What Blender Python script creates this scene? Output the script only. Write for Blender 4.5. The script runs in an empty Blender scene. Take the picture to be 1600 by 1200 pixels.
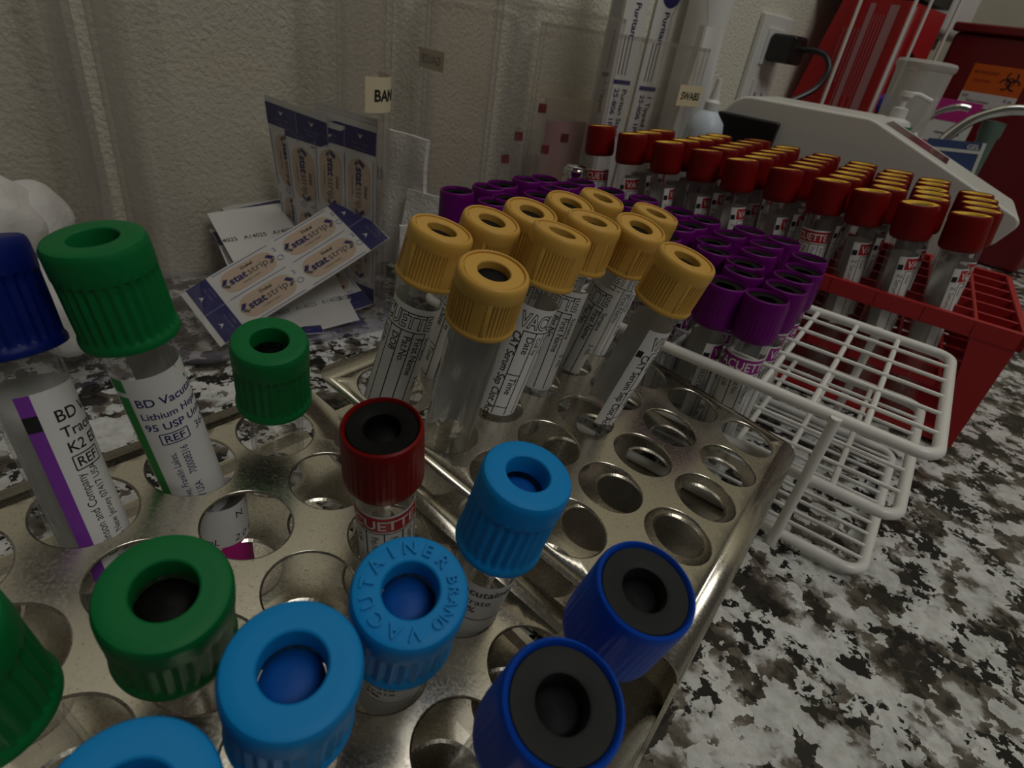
import bpy, bmesh, math, random
from mathutils import Vector, Matrix
random.seed(11)
C = bpy.context.scene
COL = C.collection
MM = 0.001
pi = math.pi
cos, sin = math.cos, math.sin

# ------------------------------------------------------------------ camera
cam_d = bpy.data.cameras.new('camera')
cam = bpy.data.objects.new('camera', cam_d)
COL.objects.link(cam)
ROLL, PITCH, FPX, CAMZ = 0.164, 0.550, 913.85, 145.77
_f = Vector((0, cos(PITCH), -sin(PITCH)))
_r0 = Vector((1, 0, 0)); _u0 = Vector((0, sin(PITCH), cos(PITCH)))
_r = cos(ROLL) * _r0 + sin(ROLL) * _u0
_u = -sin(ROLL) * _r0 + cos(ROLL) * _u0
cam.matrix_world = Matrix(((_r.x, _u.x, -_f.x, 0), (_r.y, _u.y, -_f.y, 0), (_r.z, _u.z, -_f.z, CAMZ * MM), (0, 0, 0, 1)))
cam_d.sensor_width = 36.0
cam_d.lens = FPX / 1600 * 36.0
cam_d.clip_start = 0.002
cam_d.dof.use_dof = True
cam_d.dof.focus_distance = 0.150
cam_d.dof.aperture_fstop = 34.0
C.camera = cam

# ------------------------------------------------------------------ world, lamps, exposure
C.view_settings.view_transform = 'Standard'
C.view_settings.look = 'None'
C.view_settings.gamma = 1.0
C.view_settings.use_curve_mapping = False
C.view_settings.exposure = -3.0
wd = bpy.data.worlds.new('room_light')
C.world = wd
wd.use_nodes = True
wd.node_tree.nodes['Background'].inputs[0].default_value = (1.0, 0.93, 0.80, 1)
wd.node_tree.nodes['Background'].inputs[1].default_value = 0.30

def area(name, loc, target, sx, sy, power, col):
    l = bpy.data.lights.new(name, 'AREA')
    l.shape = 'RECTANGLE'; l.size = sx; l.size_y = sy; l.energy = power; l.color = col
    o = bpy.data.objects.new(name, l)
    o.location = loc
    o.rotation_euler = (Vector(target) - Vector(loc)).to_track_quat('-Z', 'Y').to_euler()
    COL.objects.link(o)
    return o
area('ceiling_panel', (0.25, 0.45, 1.60), (0.12, 0.25, 0.0), 1.0, 0.6, 27.0, (1.0, 0.97, 0.91))
area('room_ceiling_panel', (0.80, -0.55, 1.45), (0.0, 0.30, 0.05), 0.7, 0.5, 46.0, (1.0, 0.97, 0.91))

C.cycles.transparent_max_bounces = 48
C.cycles.max_bounces = 10
C.cycles.use_denoising = True

# ------------------------------------------------------------------ materials
def nt(name):
    m = bpy.data.materials.new(name); m.use_nodes = True
    n = m.node_tree.nodes; l = m.node_tree.links
    return m, n, l, n['Principled BSDF']

def plain(name, col, rough=0.45, metal=0.0, spec=0.5, bump=None, coat=0.0, sss=0.0):
    m, n, l, b = nt(name)
    b.inputs['Base Color'].default_value = (*col, 1)
    b.inputs['Roughness'].default_value = rough
    b.inputs['Metallic'].default_value = metal
    b.inputs['Specular IOR Level'].default_value = spec
    b.inputs['Coat Weight'].default_value = coat
    if bump:
        sc, st, dist = bump
        tc = n.new('ShaderNodeTexCoord'); nz = n.new('ShaderNodeTexNoise'); bp = n.new('ShaderNodeBump')
        nz.inputs['Scale'].default_value = sc; nz.inputs['Detail'].default_value = 3
        bp.inputs['Strength'].default_value = st; bp.inputs['Distance'].default_value = dist
        l.new(tc.outputs['Object'], nz.inputs['Vector']); l.new(nz.outputs['Fac'], bp.inputs['Height']); l.new(bp.outputs['Normal'], b.inputs['Normal'])
    return m

def clear(name, tint=(0.98, 0.98, 0.98), haze=0.04, hazecol=(0.8, 0.8, 0.78), f0=0.04, rough=0.03, edge=0.0, fmax=0.5):
    """thin clear plastic wall: mostly see-through, glossier and hazier where it is seen edge on"""
    m, n, l, b = nt(name)
    n.remove(b)
    out = n['Material Output']
    tr = n.new('ShaderNodeBsdfTransparent'); tr.inputs[0].default_value = (*tint, 1)
    df = n.new('ShaderNodeBsdfDiffuse'); df.inputs[0].default_value = (*hazecol, 1)
    gl = n.new('ShaderNodeBsdfGlossy'); gl.inputs['Roughness'].default_value = rough
    lw = n.new('ShaderNodeLayerWeight'); lw.inputs['Blend'].default_value = 0.5
    pw = n.new('ShaderNodeMath'); pw.operation = 'POWER'; pw.inputs[1].default_value = 4.0
    l.new(lw.outputs['Facing'], pw.inputs[0])
    def mad(k, c):
        ma = n.new('ShaderNodeMath'); ma.operation = 'MULTIPLY_ADD'; ma.inputs[1].default_value = k; ma.inputs[2].default_value = c
        l.new(pw.outputs[0], ma.inputs[0]); return ma.outputs[0]
    m1 = n.new('ShaderNodeMixShader'); m2 = n.new('ShaderNodeMixShader')
    l.new(mad(edge, haze), m1.inputs['Fac']); l.new(mad(fmax, f0), m2.inputs['Fac'])
    l.new(tr.outputs[0], m1.inputs[1]); l.new(df.outputs[0], m1.inputs[2])
    l.new(m1.outputs[0], m2.inputs[1]); l.new(gl.outputs[0], m2.inputs[2])
    l.new(m2.outputs[0], out.inputs['Surface'])
    return m

def ramp(n, stops):
    r = n.new('ShaderNodeValToRGB')
    e = r.color_ramp.elements
    while len(e) > 1: e.remove(e[-1])
    for i, (p, c) in enumerate(stops):
        x = e[0] if i == 0 else e.new(p)
        x.position = p; x.color = (*c, 1)
    return r

def granite():
    m, n, l, b = nt('granite')
    tc = n.new('ShaderNodeTexCoord')
    def noise(scale, det, rough, dist=0.0, off=0.0):
        mp = n.new('ShaderNodeMapping'); mp.inputs['Location'].default_value = (off, off * 1.7, off * .3)
        t = n.new('ShaderNodeTexNoise')
        t.inputs['Scale'].default_value = scale; t.inputs['Detail'].default_value = det
        t.inputs['Roughness'].default_value = rough; t.inputs['Distortion'].default_value = dist
        l.new(tc.outputs['Object'], mp.inputs['Vector']); l.new(mp.outputs[0], t.inputs['Vector'])
        return t
    wob = noise(210, 3, .55, 0, 5.5)
    sc = n.new('ShaderNodeVectorMath'); sc.operation = 'SCALE'; sc.inputs['Scale'].default_value = 0.010
    l.new(wob.outputs['Color'], sc.inputs[0])
    ad = n.new('ShaderNodeVectorMath'); ad.operation = 'ADD'
    l.new(tc.outputs['Object'], ad.inputs[0]); l.new(sc.outputs[0], ad.inputs[1])
    vo = n.new('ShaderNodeTexVoronoi'); vo.inputs['Scale'].default_value = 150
    l.new(ad.outputs[0], vo.inputs['Vector'])
    sx = n.new('ShaderNodeSeparateColor'); l.new(vo.outputs['Color'], sx.inputs[0])
    base = noise(48, 5, .58, 0.1)
    ma = n.new('ShaderNodeMath'); ma.operation = 'MULTIPLY_ADD'; ma.inputs[1].default_value = 0.30
    l.new(sx.outputs[0], ma.inputs[0]); l.new(base.outputs['Fac'], ma.inputs[2])
    r1 = ramp(n, [(0.50, (0.030, 0.027, 0.022)), (0.535, (0.085, 0.074, 0.058)), (0.60, (0.16, 0.14, 0.115)), (0.625, (0.36, 0.355, 0.34)), (0.66, (0.56, 0.575, 0.56)), (0.80, (0.70, 0.715, 0.70))])
    l.new(ma.outputs[0], r1.inputs[0])
    vf = n.new('ShaderNodeTexVoronoi'); vf.inputs['Scale'].default_value = 330
    l.new(ad.outputs[0], vf.inputs['Vector'])
    sf = n.new('ShaderNodeSeparateColor'); l.new(vf.outputs['Color'], sf.inputs[0])
    cl = noise(80, 5, .6, .1, 3.1)
    mf = n.new('ShaderNodeMath'); mf.operation = 'MULTIPLY_ADD'; mf.inputs[1].default_value = 0.22
    l.new(sf.outputs[1], mf.inputs[0]); l.new(cl.outputs['Fac'], mf.inputs[2])
    r2 = ramp(n, [(0.685, (0, 0, 0)), (0.705, (1, 1, 1))])
    l.new(mf.outputs[0], r2.inputs[0])
    veil = noise(300, 4, .6, 0, 7.7)
    r3 = ramp(n, [(0.35, (0.80, 0.79, 0.77)), (0.6, (1, 1, 1))])
    l.new(veil.outputs['Fac'], r3.inputs[0])
    mu = n.new('ShaderNodeMix'); mu.data_type = 'RGBA'; mu.blend_type = 'MULTIPLY'; mu.inputs[0].default_value = 1.0
    l.new(r1.outputs[0], mu.inputs[6]); l.new(r3.outputs[0], mu.inputs[7])
    mx = n.new('ShaderNodeMix'); mx.data_type = 'RGBA'
    l.new(r2.outputs[0], mx.inputs[0]); l.new(mu.outputs[2], mx.inputs[6])
    mx.inputs[7].default_value = (0.012, 0.011, 0.010, 1)
    l.new(mx.outputs[2], b.inputs['Base Color'])
    b.inputs['Roughness'].default_value = 0.28
    b.inputs['Specular IOR Level'].default_value = 0.3
    return m

def stucco(name, col, k=1.0):
    m, n, l, b = nt(name)
    tc = n.new('ShaderNodeTexCoord')
    t = n.new('ShaderNodeTexNoise'); t.inputs['Scale'].default_value = 430; t.inputs['Detail'].default_value = 2.5; t.inputs['Roughness'].default_value = .5
    bp = n.new('ShaderNodeBump'); bp.inputs['Strength'].default_value = 0.75 * k; bp.inputs['Distance'].default_value = 0.0015
    l.new(tc.outputs['Object'], t.inputs['Vector']); l.new(t.outputs['Fac'], bp.inputs['Height']); l.new(bp.outputs['Normal'], b.inputs['Normal'])
    b.inputs['Base Color'].default_value = (*col, 1); b.inputs['Roughness'].default_value = 0.75
    return m

def steel(name, col, rough):
    m, n, l, b = nt(name)
    tc = n.new('ShaderNodeTexCoord')
    t = n.new('ShaderNodeTexNoise'); t.inputs['Scale'].default_value = 1500; t.inputs['Detail'].default_value = 4
    r = ramp(n, [(0.3, (rough * .8,) * 3), (0.75, (rough * 1.3,) * 3)])
    bp = n.new('ShaderNodeBump'); bp.inputs['Strength'].default_value = 0.05; bp.inputs['Distance'].default_value = 0.0001
    l.new(tc.outputs['Object'], t.inputs['Vector']); l.new(t.outputs['Fac'], r.inputs[0]); l.new(r.outputs[0], b.inputs['Roughness'])
    l.new(t.outputs['Fac'], bp.inputs['Height']); l.new(bp.outputs['Normal'], b.inputs['Normal'])
    sp = n.new('ShaderNodeTexNoise'); sp.inputs['Scale'].default_value = 1700; sp.inputs['Detail'].default_value = 2
    r2 = ramp(n, [(0.30, tuple(c * .6 for c in col)), (0.36, col)])
    l.new(tc.outputs['Object'], sp.inputs['Vector']); l.new(sp.outputs['Fac'], r2.inputs[0]); l.new(r2.outputs[0], b.inputs['Base Color'])
    b.inputs['Metallic'].default_value = 1.0
    return m

M = {}
M['granite'] = granite()
M['wall'] = stucco('painted_stucco', (0.72, 0.695, 0.585))
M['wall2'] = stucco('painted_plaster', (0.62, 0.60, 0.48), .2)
M['steel'] = steel('brushed_steel', (0.66, 0.62, 0.53), 0.24)
M['chrome'] = plain('chrome', (0.75, 0.75, 0.73), 0.12, 1.0)
M['tube'] = clear('clear_tube', (0.988, 0.988, 0.983), 0.010, (0.75, 0.75, 0.72), 0.03, 0.05, 0.18, 0.45)
M['bin'] = clear('clear_acrylic', (0.985, 0.98, 0.975), 0.022, (0.50, 0.46, 0.45), 0.03, 0.10, 0.42, 0.40)
M['binedge'] = clear('acrylic_corner', (0.965, 0.96, 0.955), 0.06, (0.50, 0.46, 0.46), 0.05, 0.12, 0.45, 0.4)
M['binbase'] = clear('acrylic_base', (0.86, 0.84, 0.89), 0.22, (0.34, 0.32, 0.42), 0.05, 0.10, 0.2, 0.3)
M['film'] = clear('clear_film', (0.95, 0.94, 0.92), 0.10, (0.70, 0.68, 0.65), 0.05, 0.15, 0.2, 0.3)
M['cup'] = clear('translucent_plastic', (0.80, 0.79, 0.77), 0.55, (0.72, 0.70, 0.67), 0.05, 0.2, 0.2, 0.3)
M['green'] = plain('green_plastic', (0.002, 0.150, 0.036), 0.5, 0, .22)
M['sky'] = plain('light_blue_plastic', (0.002, 0.235, 0.60), 0.5, 0, .22)
M['skyrub'] = plain('light_blue_rubber', (0.001, 0.075, 0.34), 0.5, 0, .22)
M['royal'] = plain('royal_blue_plastic', (0.001, 0.060, 0.46), 0.42, 0, .22)
M['navy'] = plain('navy_plastic', (0.001, 0.010, 0.13), 0.45, 0, .22)
M['red'] = plain('red_plastic', (0.175, 0.003, 0.002), 0.42, 0, .22)
M['yellow'] = plain('yellow_plastic', (0.62, 0.36, 0.075), 0.38, 0, .22)
M['purple'] = plain('purple_plastic', (0.135, 0.001, 0.150), 0.36, 0, .22)
M['gold'] = plain('gold_plastic', (0.95, 0.58, 0.06), 0.4, 0, .3)
M['black'] = plain('black_rubber', (0.005, 0.005, 0.006), 0.5, 0, .10)
M['grey'] = plain('grey_rubber', (0.022, 0.023, 0.024), 0.5, 0, .12)
M['darkrub'] = plain('dark_grey_rubber', (0.005, 0.005, 0.0047), 0.45, 0, .08)
M['olive'] = plain('olive_rubber', (0.045, 0.045, 0.020), 0.5)
M['white'] = plain('white_plastic', (0.74, 0.74, 0.72), 0.35)
M['coat'] = plain('white_coated_wire', (0.80, 0.80, 0.76), 0.32)
M['paper'] = plain('white_paper', (0.70, 0.70, 0.69), 0.6)
M['paper2'] = plain('cream_label', (0.70, 0.62, 0.42), 0.6)
M['cotton'] = plain('cotton', (0.82, 0.82, 0.81), 0.95, 0, .1, (200, .3, .003))
M['gauze'] = plain('gauze_cloth', (0.88, 0.87, 0.85), 0.95, 0, .1, (500, .5, .002))
M['ink'] = plain('black_ink', (0.008, 0.008, 0.010), 0.6)
M['greyink'] = plain('grey_ink', (0.10, 0.10, 0.11), 0.6)
M['blueink'] = plain('navy_ink', (0.010, 0.010, 0.13), 0.6)
M['paleink'] = plain('pale_blue_ink', (0.16, 0.18, 0.38), 0.6)
M['beige'] = plain('beige_print', (0.60, 0.47, 0.36), 0.65)
M['lilac'] = plain('lilac_ink', (0.20, 0.035, 0.36), 0.5)
M['greenink'] = plain('green_ink', (0.004, 0.25, 0.03), 0.5)
M['redink'] = plain('red_ink', (0.42, 0.005, 0.015), 0.5)
M['purpleink'] = plain('purple_ink', (0.27, 0.004, 0.22), 0.5)
M['pink'] = plain('magenta_print', (0.52, 0.02, 0.24), 0.5)
M['rackred'] = plain('red_rack_plastic', (0.40, 0.012, 0.014), 0.42)
M['boxred'] = plain('red_cardboard', (0.42, 0.006, 0.010), 0.55)
M['boxpink'] = plain('pale_red_print', (0.45, 0.22, 0.24), 0.55)
M['darkred'] = plain('dark_red_plastic', (0.16, 0.004, 0.008), 0.4)
M['orange'] = plain('orange_label', (0.62, 0.11, 0.005), 0.5)
M['machine'] = plain('off_white_plastic', (0.66, 0.66, 0.62), 0.38)
M['screen'] = plain('dark_red_window', (0.10, 0.012, 0.010), 0.18)
M['blackp'] = plain('black_plastic', (0.008, 0.008, 0.009), 0.35)
M['bluep'] = plain('blue_packet_print', (0.05, 0.085, 0.22), 0.4)
M['bottlew'] = plain('bluish_white_plastic', (0.62, 0.70, 0.78), 0.4)
M['greenlab'] = plain('green_label', (0.004, 0.16, 0.07), 0.45)
M['glove'] = plain('blue_glove', (0.02, 0.05, 0.45), 0.5)
M['capgreen'] = plain('grey_green_plastic', (0.13, 0.20, 0.17), 0.4)

# ------------------------------------------------------------------ mesh builder (coordinates in millimetres)
class MB:
    def __init__(s): s.v = []; s.f = []; s.m = []; s.mats = []; s.sm = []
    def mi(s, m):
        if m not in s.mats: s.mats.append(m)
        return s.mats.index(m)
    def add(s, vs, fs, m, smooth=False):
        o = len(s.v); k = s.mi(m)
        s.v += [tuple(p) for p in vs]
        for f in fs: s.f.append(tuple(i + o for i in f)); s.m.append(k); s.sm.append(smooth)
    def box(s, lo, hi, m, T=None):
        x0, y0, z0 = lo; x1, y1, z1 = hi
        vs = [Vector(p) for p in ((x0,y0,z0),(x1,y0,z0),(x1,y1,z0),(x0,y1,z0),(x0,y0,z1),(x1,y0,z1),(x1,y1,z1),(x0,y1,z1))]
        if T is not None: vs = [T @ p for p in vs]
        s.add(vs, [(0,3,2,1),(4,5,6,7),(0,1,5,4),(1,2,6,5),(2,3,7,6),(3,0,4,7)], m)
    def lathe(s, prof, m, seg=48, T=None, rf=None, smooth=True, cap0=False, cap1=False):
        vs = []; fs = []
        for j, (r, z) in enumerate(prof):
            for i in range(seg):
                a = 2 * pi * i / seg
                rr = rf(a, z, r) if rf else r
                vs.append(Vector((rr * cos(a), rr * sin(a), z)))
        n = len(prof)
        for j in range(n - 1):
            for i in range(seg):
                k = (i + 1) % seg
                fs.append((j*seg+i, j*seg+k, (j+1)*seg+k, (j+1)*seg+i))
        if cap0: fs.append(tuple(range(seg))[::-1])
        if cap1: fs.append(tuple((n-1)*seg + i for i in range(seg)))
        if T is not None: vs = [T @ p for p in vs]
        s.add(vs, fs, m, smooth)
    def sweep(s, pts, r, m, seg=8, closed=False, caps=True):
        pts = [Vector(p) for p in pts]; n = len(pts)
        tan = []
        for i in range(n):
            a = pts[(i-1) % n] if (closed or i > 0) else pts[i]
            b = pts[(i+1) % n] if (closed or i < n-1) else pts[i]
            t = (b - a); tan.append(t.normalized() if t.length > 1e-9 else Vector((0,0,1)))
        up = Vector((0,0,1)) if abs(tan[0].z) < .9 else Vector((1,0,0))
        nrm = (up - tan[0] * up.dot(tan[0])).normalized()
        vs = []; fs = []
        for i in range(n):
            nrm = nrm - tan[i] * nrm.dot(tan[i])
            nrm = nrm.normalized() if nrm.length > 1e-6 else tan[i].orthogonal().normalized()
            bn = tan[i].cross(nrm)
            for k in range(seg):
                a = 2 * pi * k / seg
                vs.append(pts[i] + nrm * (r * cos(a)) + bn * (r * sin(a)))
        for i in range(n if closed else n - 1):
            j = (i + 1) % n
            for k in range(seg):
                q = (k + 1) % seg
                fs.append((i*seg+k, i*seg+q, j*seg+q, j*seg+k))
        if caps and not closed:
            fs.append(tuple(range(seg))[::-1]); fs.append(tuple((n-1)*seg + k for k in range(seg)))
        s.add(vs, fs, m, True)
    def prism(s, poly, d0, d1, m, frame):
        """polygon (a,b) in plane frame=(origin, A, B, N), from N*d0 to N*d1"""
        o, A, B, N = frame
        n = len(poly)
        vs = [o + A*a + B*b + N*d0 for a, b in poly] + [o + A*a + B*b + N*d1 for a, b in poly]
        fs = [tuple(range(n))[::-1], tuple(range(n, 2*n))] + [(i, (i+1) % n, n+(i+1) % n, n+i) for i in range(n)]
        s.add(vs, fs, m)
    def obj(s, name, parent=None, weld=False, bevel=0, seg=2, solid=0, link=True):
        me = bpy.data.meshes.new(name)
        me.from_pydata([(x*MM, y*MM, z*MM) for x, y, z in s.v], [], s.f)
        for m in s.mats: me.materials.append(M[m])
        me.polygons.foreach_set('material_index', s.m)
        me.polygons.foreach_set('use_smooth', s.sm)
        if weld or True:
            bm = bmesh.new(); bm.from_mesh(me)
            if weld: bmesh.ops.remove_doubles(bm, verts=bm.verts, dist=1e-6)
            bmesh.ops.recalc_face_normals(bm, faces=bm.faces) if weld == 'n' else None
            bm.to_mesh(me); bm.free()
        me.update()
        if any(s.sm): me.set_sharp_from_angle(angle=0.55)
        o = bpy.data.objects.new(name, me)
        COL.objects.link(o)
        if solid:
            md = o.modifiers.new('thickness', 'SOLIDIFY'); md.thickness = solid*MM; md.offset = -1
        if bevel:
            md = o.modifiers.new('soft_edges', 'BEVEL'); md.width = bevel*MM; md.segments = seg; md.limit_method = 'ANGLE'; md.angle_limit = 0.6
            if s.sm and not any(s.sm):
                for p in me.polygons: p.use_smooth = True
                md.harden_normals = True
        if parent: o.parent = parent
        return o

def thing(name, label, cat, loc=(0, 0, 0), group=None, mat=None):
    o = bpy.data.objects.new(name, None)
    o.empty_display_size = 0.01
    COL.objects.link(o)
    o.matrix_world = mat if mat is not None else Matrix.Translation(Vector(loc) * MM)
    return tag(o, label, cat, group)

def tag(o, label, cat, group=None):
    o['label'] = label; o['category'] = cat
    if group: o['group'] = group
    return o

def dup(root, mat, label, group=None):
    r = root.copy(); COL.objects.link(r); r.matrix_world = mat
    r['label'] = label
    if group: r['group'] = group
    for ch in root.children:
        c = ch.copy(); COL.objects.link(c); c.parent = r
        for g in ch.children:
            d = g.copy(); COL.objects.link(d); d.parent = c
    return r

# ------------------------------------------------------------------ lettering
_tc = {}
def letters(txt, size, bold=0.0, shear=0.0, xs=1.0, sp=1.0):
    key = (txt, size, bold, shear, xs, sp)
    if key in _tc: return _tc[key]
    cu = bpy.data.curves.new('lettering', 'FONT')
    cu.body = txt; cu.size = 1.0; cu.offset = bold; cu.shear = shear; cu.space_character = sp
    cu.resolution_u = 3; cu.fill_mode = 'FRONT'
    ob = bpy.data.objects.new('lettering', cu); COL.objects.link(ob)
    dg = bpy.context.evaluated_depsgraph_get()
    me = bpy.data.meshes.new_from_object(ob.evaluated_get(dg))
    k = size / 0.72
    # fine enough to follow a round tube
    bm = bmesh.new(); bm.from_mesh(me)
    bmesh.ops.triangulate(bm, faces=bm.faces)
    for _ in range(4):
        es = [e for e in bm.edges if (e.verts[0].co - e.verts[1].co).length * k > 0.8]
        if not es: break
        bmesh.ops.subdivide_edges(bm, edges=es, cuts=1)
        bmesh.ops.triangulate(bm, faces=[f for f in bm.faces if len(f.verts) > 3])
    bm.to_mesh(me); bm.free()
    vs = [(v.co.x * k * xs, v.co.y * k) for v in me.vertices]
    fs = [tuple(p.vertices) for p in me.polygons]
    bpy.data.objects.remove(ob); bpy.data.curves.remove(cu); bpy.data.meshes.remove(me)
    w = max([v[0] for v in vs], default=0)
    _tc[key] = (vs, fs, w)
    return _tc[key]

def put_text(mb, mp, txt, x, y, size, m, rot=0, bold=0.0, shear=0.0, xs=1.0, sp=1.0, h=0.10, align='l'):
    """mp(x right, y down, h out) -> point; rot 0 across, -90 reading down, 90 reading up"""
    vs, fs, w = letters(txt, size, bold, shear, xs, sp)
    o = {'l': 0, 'c': -w/2, 'r': -w}[align]
    out = []
    for a, b in vs:
        a += o
        if rot == 0: p = (x + a, y - b)
        elif rot == -90: p = (x + b, y + a)
        elif rot == 90: p = (x - b, y - a)
        elif rot == 180: p = (x - a, y + b)
        else:
            t = math.radians(rot); p = (x + a*cos(t) + b*sin(t), y + a*sin(t) - b*cos(t))
        out.append(mp(p[0], p[1], h))
    mb.add(out, fs, m)

def put_rect(mb, mp, x0, y0, x1, y1, m, h=0.05, nx=None, ny=1):
    nx = nx or max(1, int(abs(x1 - x0) / 0.9))
    vs = []; fs = []
    for j in range(ny + 1):
        for i in range(nx + 1): vs.append(mp(x0 + (x1-x0)*i/nx, y0 + (y1-y0)*j/ny, h))
    for j in range(ny):
        for i in range(nx):
            a = j*(nx+1)+i; fs.append((a+nx+1, a+nx+2, a+1, a))
    mb.add(vs, fs, m, True)

def put_poly(mb, mp, pts, m, h=0.08):
    mb.add([mp(x, y, h) for x, y in pts], [tuple(range(len(pts)))], m)

def put_line(mb, mp, x0, y0, x1, y1, t, m, h=0.09):
    d = math.hypot(x1-x0, y1-y0) or 1; px, py = -(y1-y0)/d*t/2, (x1-x0)/d*t/2
    n = max(1, int(d/0.6)); vs = []; fs = []
    for i in range(n+1):
        x, y = x0+(x1-x0)*i/n, y0+(y1-y0)*i/n
        vs += [mp(x+px, y+py, h), mp(x-px, y-py, h)]
    for i in range(n): fs.append((2*i, 2*i+1, 2*i+3, 2*i+2))
    mb.add(vs, fs, m)

def cyl_map(r, ztop, xc):
    def mp(x, y, h):
        a = (x - xc) / r
        return Vector(((r + h) * cos(a), (r + h) * sin(a), ztop - y))
    return mp

def flat_map(o, X, Y, N):
    o, X, Y, N = Vector(o), Vector(X), Vector(Y), Vector(N)
    return lambda x, y, h: o + X * x - Y * y + N * h

# ------------------------------------------------------------------ directions shared by the setting
W = Vector((0.7193, 0.6947, 0)); N = Vector((0.6947, -0.7193, 0)); Z = Vector((0, 0, 1))
WP = Vector((-187, 299, 0))
def wk(s, k, z=0): return WP + W * s + N * k + Z * z
U = Vector((0.855, -0.52, 0)).normalized(); V = Vector((0.52, 0.855, 0)).normalized()
def uv(u, v, z=0): return U * u + V * v + Z * z
CAMP = Vector((0, 0, CAMZ))

# ------------------------------------------------------------------ setting
S2 = 880
mb = MB()
mb.add([wk(-900, 0, -40), wk(S2, 0, -40), wk(S2, 0, 1500), wk(-900, 0, 1500)], [(0, 1, 2, 3)], 'wall')
o = mb.obj('wall_left', solid=12); o['kind'] = 'structure'
mb = MB()
mb.add([wk(S2, 0, -40), wk(S2, 1300, -40), wk(S2, 1300, 1500), wk(S2, 0, 1500)], [(0, 1, 2, 3)], 'wall2')
o = mb.obj('wall_right', solid=12); o['kind'] = 'structure'
mb = MB()
mb.prism([(-900, 0.3), (S2 - .3, 0.3), (S2 - .3, 900), (-900, 900)], -30, 0, 'granite', (WP, W, N, Z))
o = mb.obj('countertop', weld='n'); tag(o, 'speckled grey, white and black granite countertop under everything', 'countertop')

# ------------------------------------------------------------------ steel tube racks
def steel_rack(name, label, P0, EI, EJ, i0, i1, j0, j1, R=9.3, jb=4.8):
    """P0 = centre of hole (0,0), EI/EJ = hole pitch vectors, plate runs i0..i1, j0..j1; bends down past i1"""
    P0, EI, EJ = Vector(P0), Vector(EI), Vector(EJ)
    e1 = EI.normalized(); e3 = EI.cross(EJ).normalized()
    if e3.z < 0: e3 = -e3
    pa, pb = EI.length, EJ.length
    e2 = EJ.normalized()
    rt = thing(name, label, 'test tube rack', P0)
    NS = 48
    def sheet(off, hr, i0, i1, m, bend):
        mb = MB()
        def pt(a, b, z=0.0): return e1 * (a * pa) + e2 * (b * pb) + e3 * (off + z)
        for i in range(5):
            for j in range(5):
                ring = []
                for k in range(NS):
                    t = 2 * pi * k / NS + pi / 4
                    c, s = cos(t), sin(t); q = max(abs(c), abs(s))
                    ring.append((pt(i + .5*c/q, j + .5*s/q), pt(i, j) + (e1*c + e2*s) * (hr + .45), pt(i, j, -.3) + (e1*c + e2*s) * hr))
                vs = [p for r in ring for p in r]
                fs = []
                for k in range(NS):
                    q = (k + 1) % NS
                    fs += [(3*k, 3*q, 3*q+1, 3*k+1), (3*k+1, 3*q+1, 3*q+2, 3*k+2)]
                mb.add(vs, fs, m)
        # margins with rounded free corners
        cr = .22
        def arc(cx, cy, a0): return [(cx + cr*cos(math.radians(a0 + 15*k)), cy + cr*sin(math.radians(a0 + 15*k))) for k in range(7)]
        left = [(-.5, -.5), (-.5, 4.5), (-.5, j1)] + arc(i0+cr, j1-cr, 90) + arc(i0+cr, j0+cr, 180) + [(-.5, j0)]
        mb.add([pt(a, b) for a, b in left], [tuple(range(len(left)))[::-1]], m)
        for b0, b1 in ((j0, -.5), (4.5, j1)):
            mb.add([pt(-.5, b0), pt(4.5, b0), pt(4.5, b1), pt(-.5, b1)], [(0, 1, 2, 3)], m)
        mb.add([pt(4.5, j0), pt(i1, j0), pt(i1, j1), pt(4.5, j1)], [(0, 1, 2, 3)], m)
        if bend:
            br = 4.5; dn = (-e3 * 0 - Z); prof = []
            for k in range(9):
                t = (pi/2) * k / 8
                prof.append(e1 * (i1*pa + br*sin(t)) + Vector((0, 0, 0)) + e3 * (off) - Z * (br*(1-cos(t))))
            vs = []
            for p in prof: vs += [p + e2*(j0*pb), p + e2*(j1*pb)]
            mb.add(vs, [(2*k, 2*k+2, 2*k+3, 2*k+1) for k in range(8)], m, True)
            sheet.end = prof[-1]
        return mb
    mb = sheet(0, R, i0, i1, 'steel', True)
    top = mb.obj('top_plate', rt, weld='n'); md = top.modifiers.new('thickness', 'SOLIDIFY'); md.thickness = 0.9*MM; md.offset = -1
    end = sheet.end
    mb = MB()
    a = end + e2*(j0*pb); b = end + e2*(j1*pb)
    zb = -P0.z + 0.6
    mb.add([a, b, Vector((b.x, b.y, zb)), Vector((a.x, a.y, zb))], [(0, 1, 2, 3)], 'steel')
    mb.obj('end_wall', rt, solid=.9)
    mb = sheet(-17.5, R - .7, i0 + .1, i1 + .17, 'steel', False)
    mid = mb.obj('middle_plate', rt, weld='n'); md = mid.modifiers.new('thickness', 'SOLIDIFY'); md.thickness = 0.9*MM; md.offset = -1
    mb = MB()
    c0 = e1*(i0*pa) + e2*(j0*pb); c1 = e1*(i0*pa) + e2*(jb*pb)
    b = end + e2*(jb*pb)
    mb.add([Vector((p.x, p.y, zb + .4)) for p in (a, b, c1, c0)], [(0, 1, 2, 3)], 'steel')
    mb.obj('base_plate', rt, solid=.9)
    return rt
AI, AJ = (18.25, -11.4, -3.475), (-11.7, -18.75, 1.0)
BI, BJ = (17.27, -10.46, -3.29), (-10.76, -17.79, 0.89)
steel_rack('steel_tube_rack', 'nearer perforated steel tube rack holding green, red and blue capped tubes', (-59.2, 119.6, 46.5), AI, AJ, -.62, 4.95, -.8, 4.8)
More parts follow.
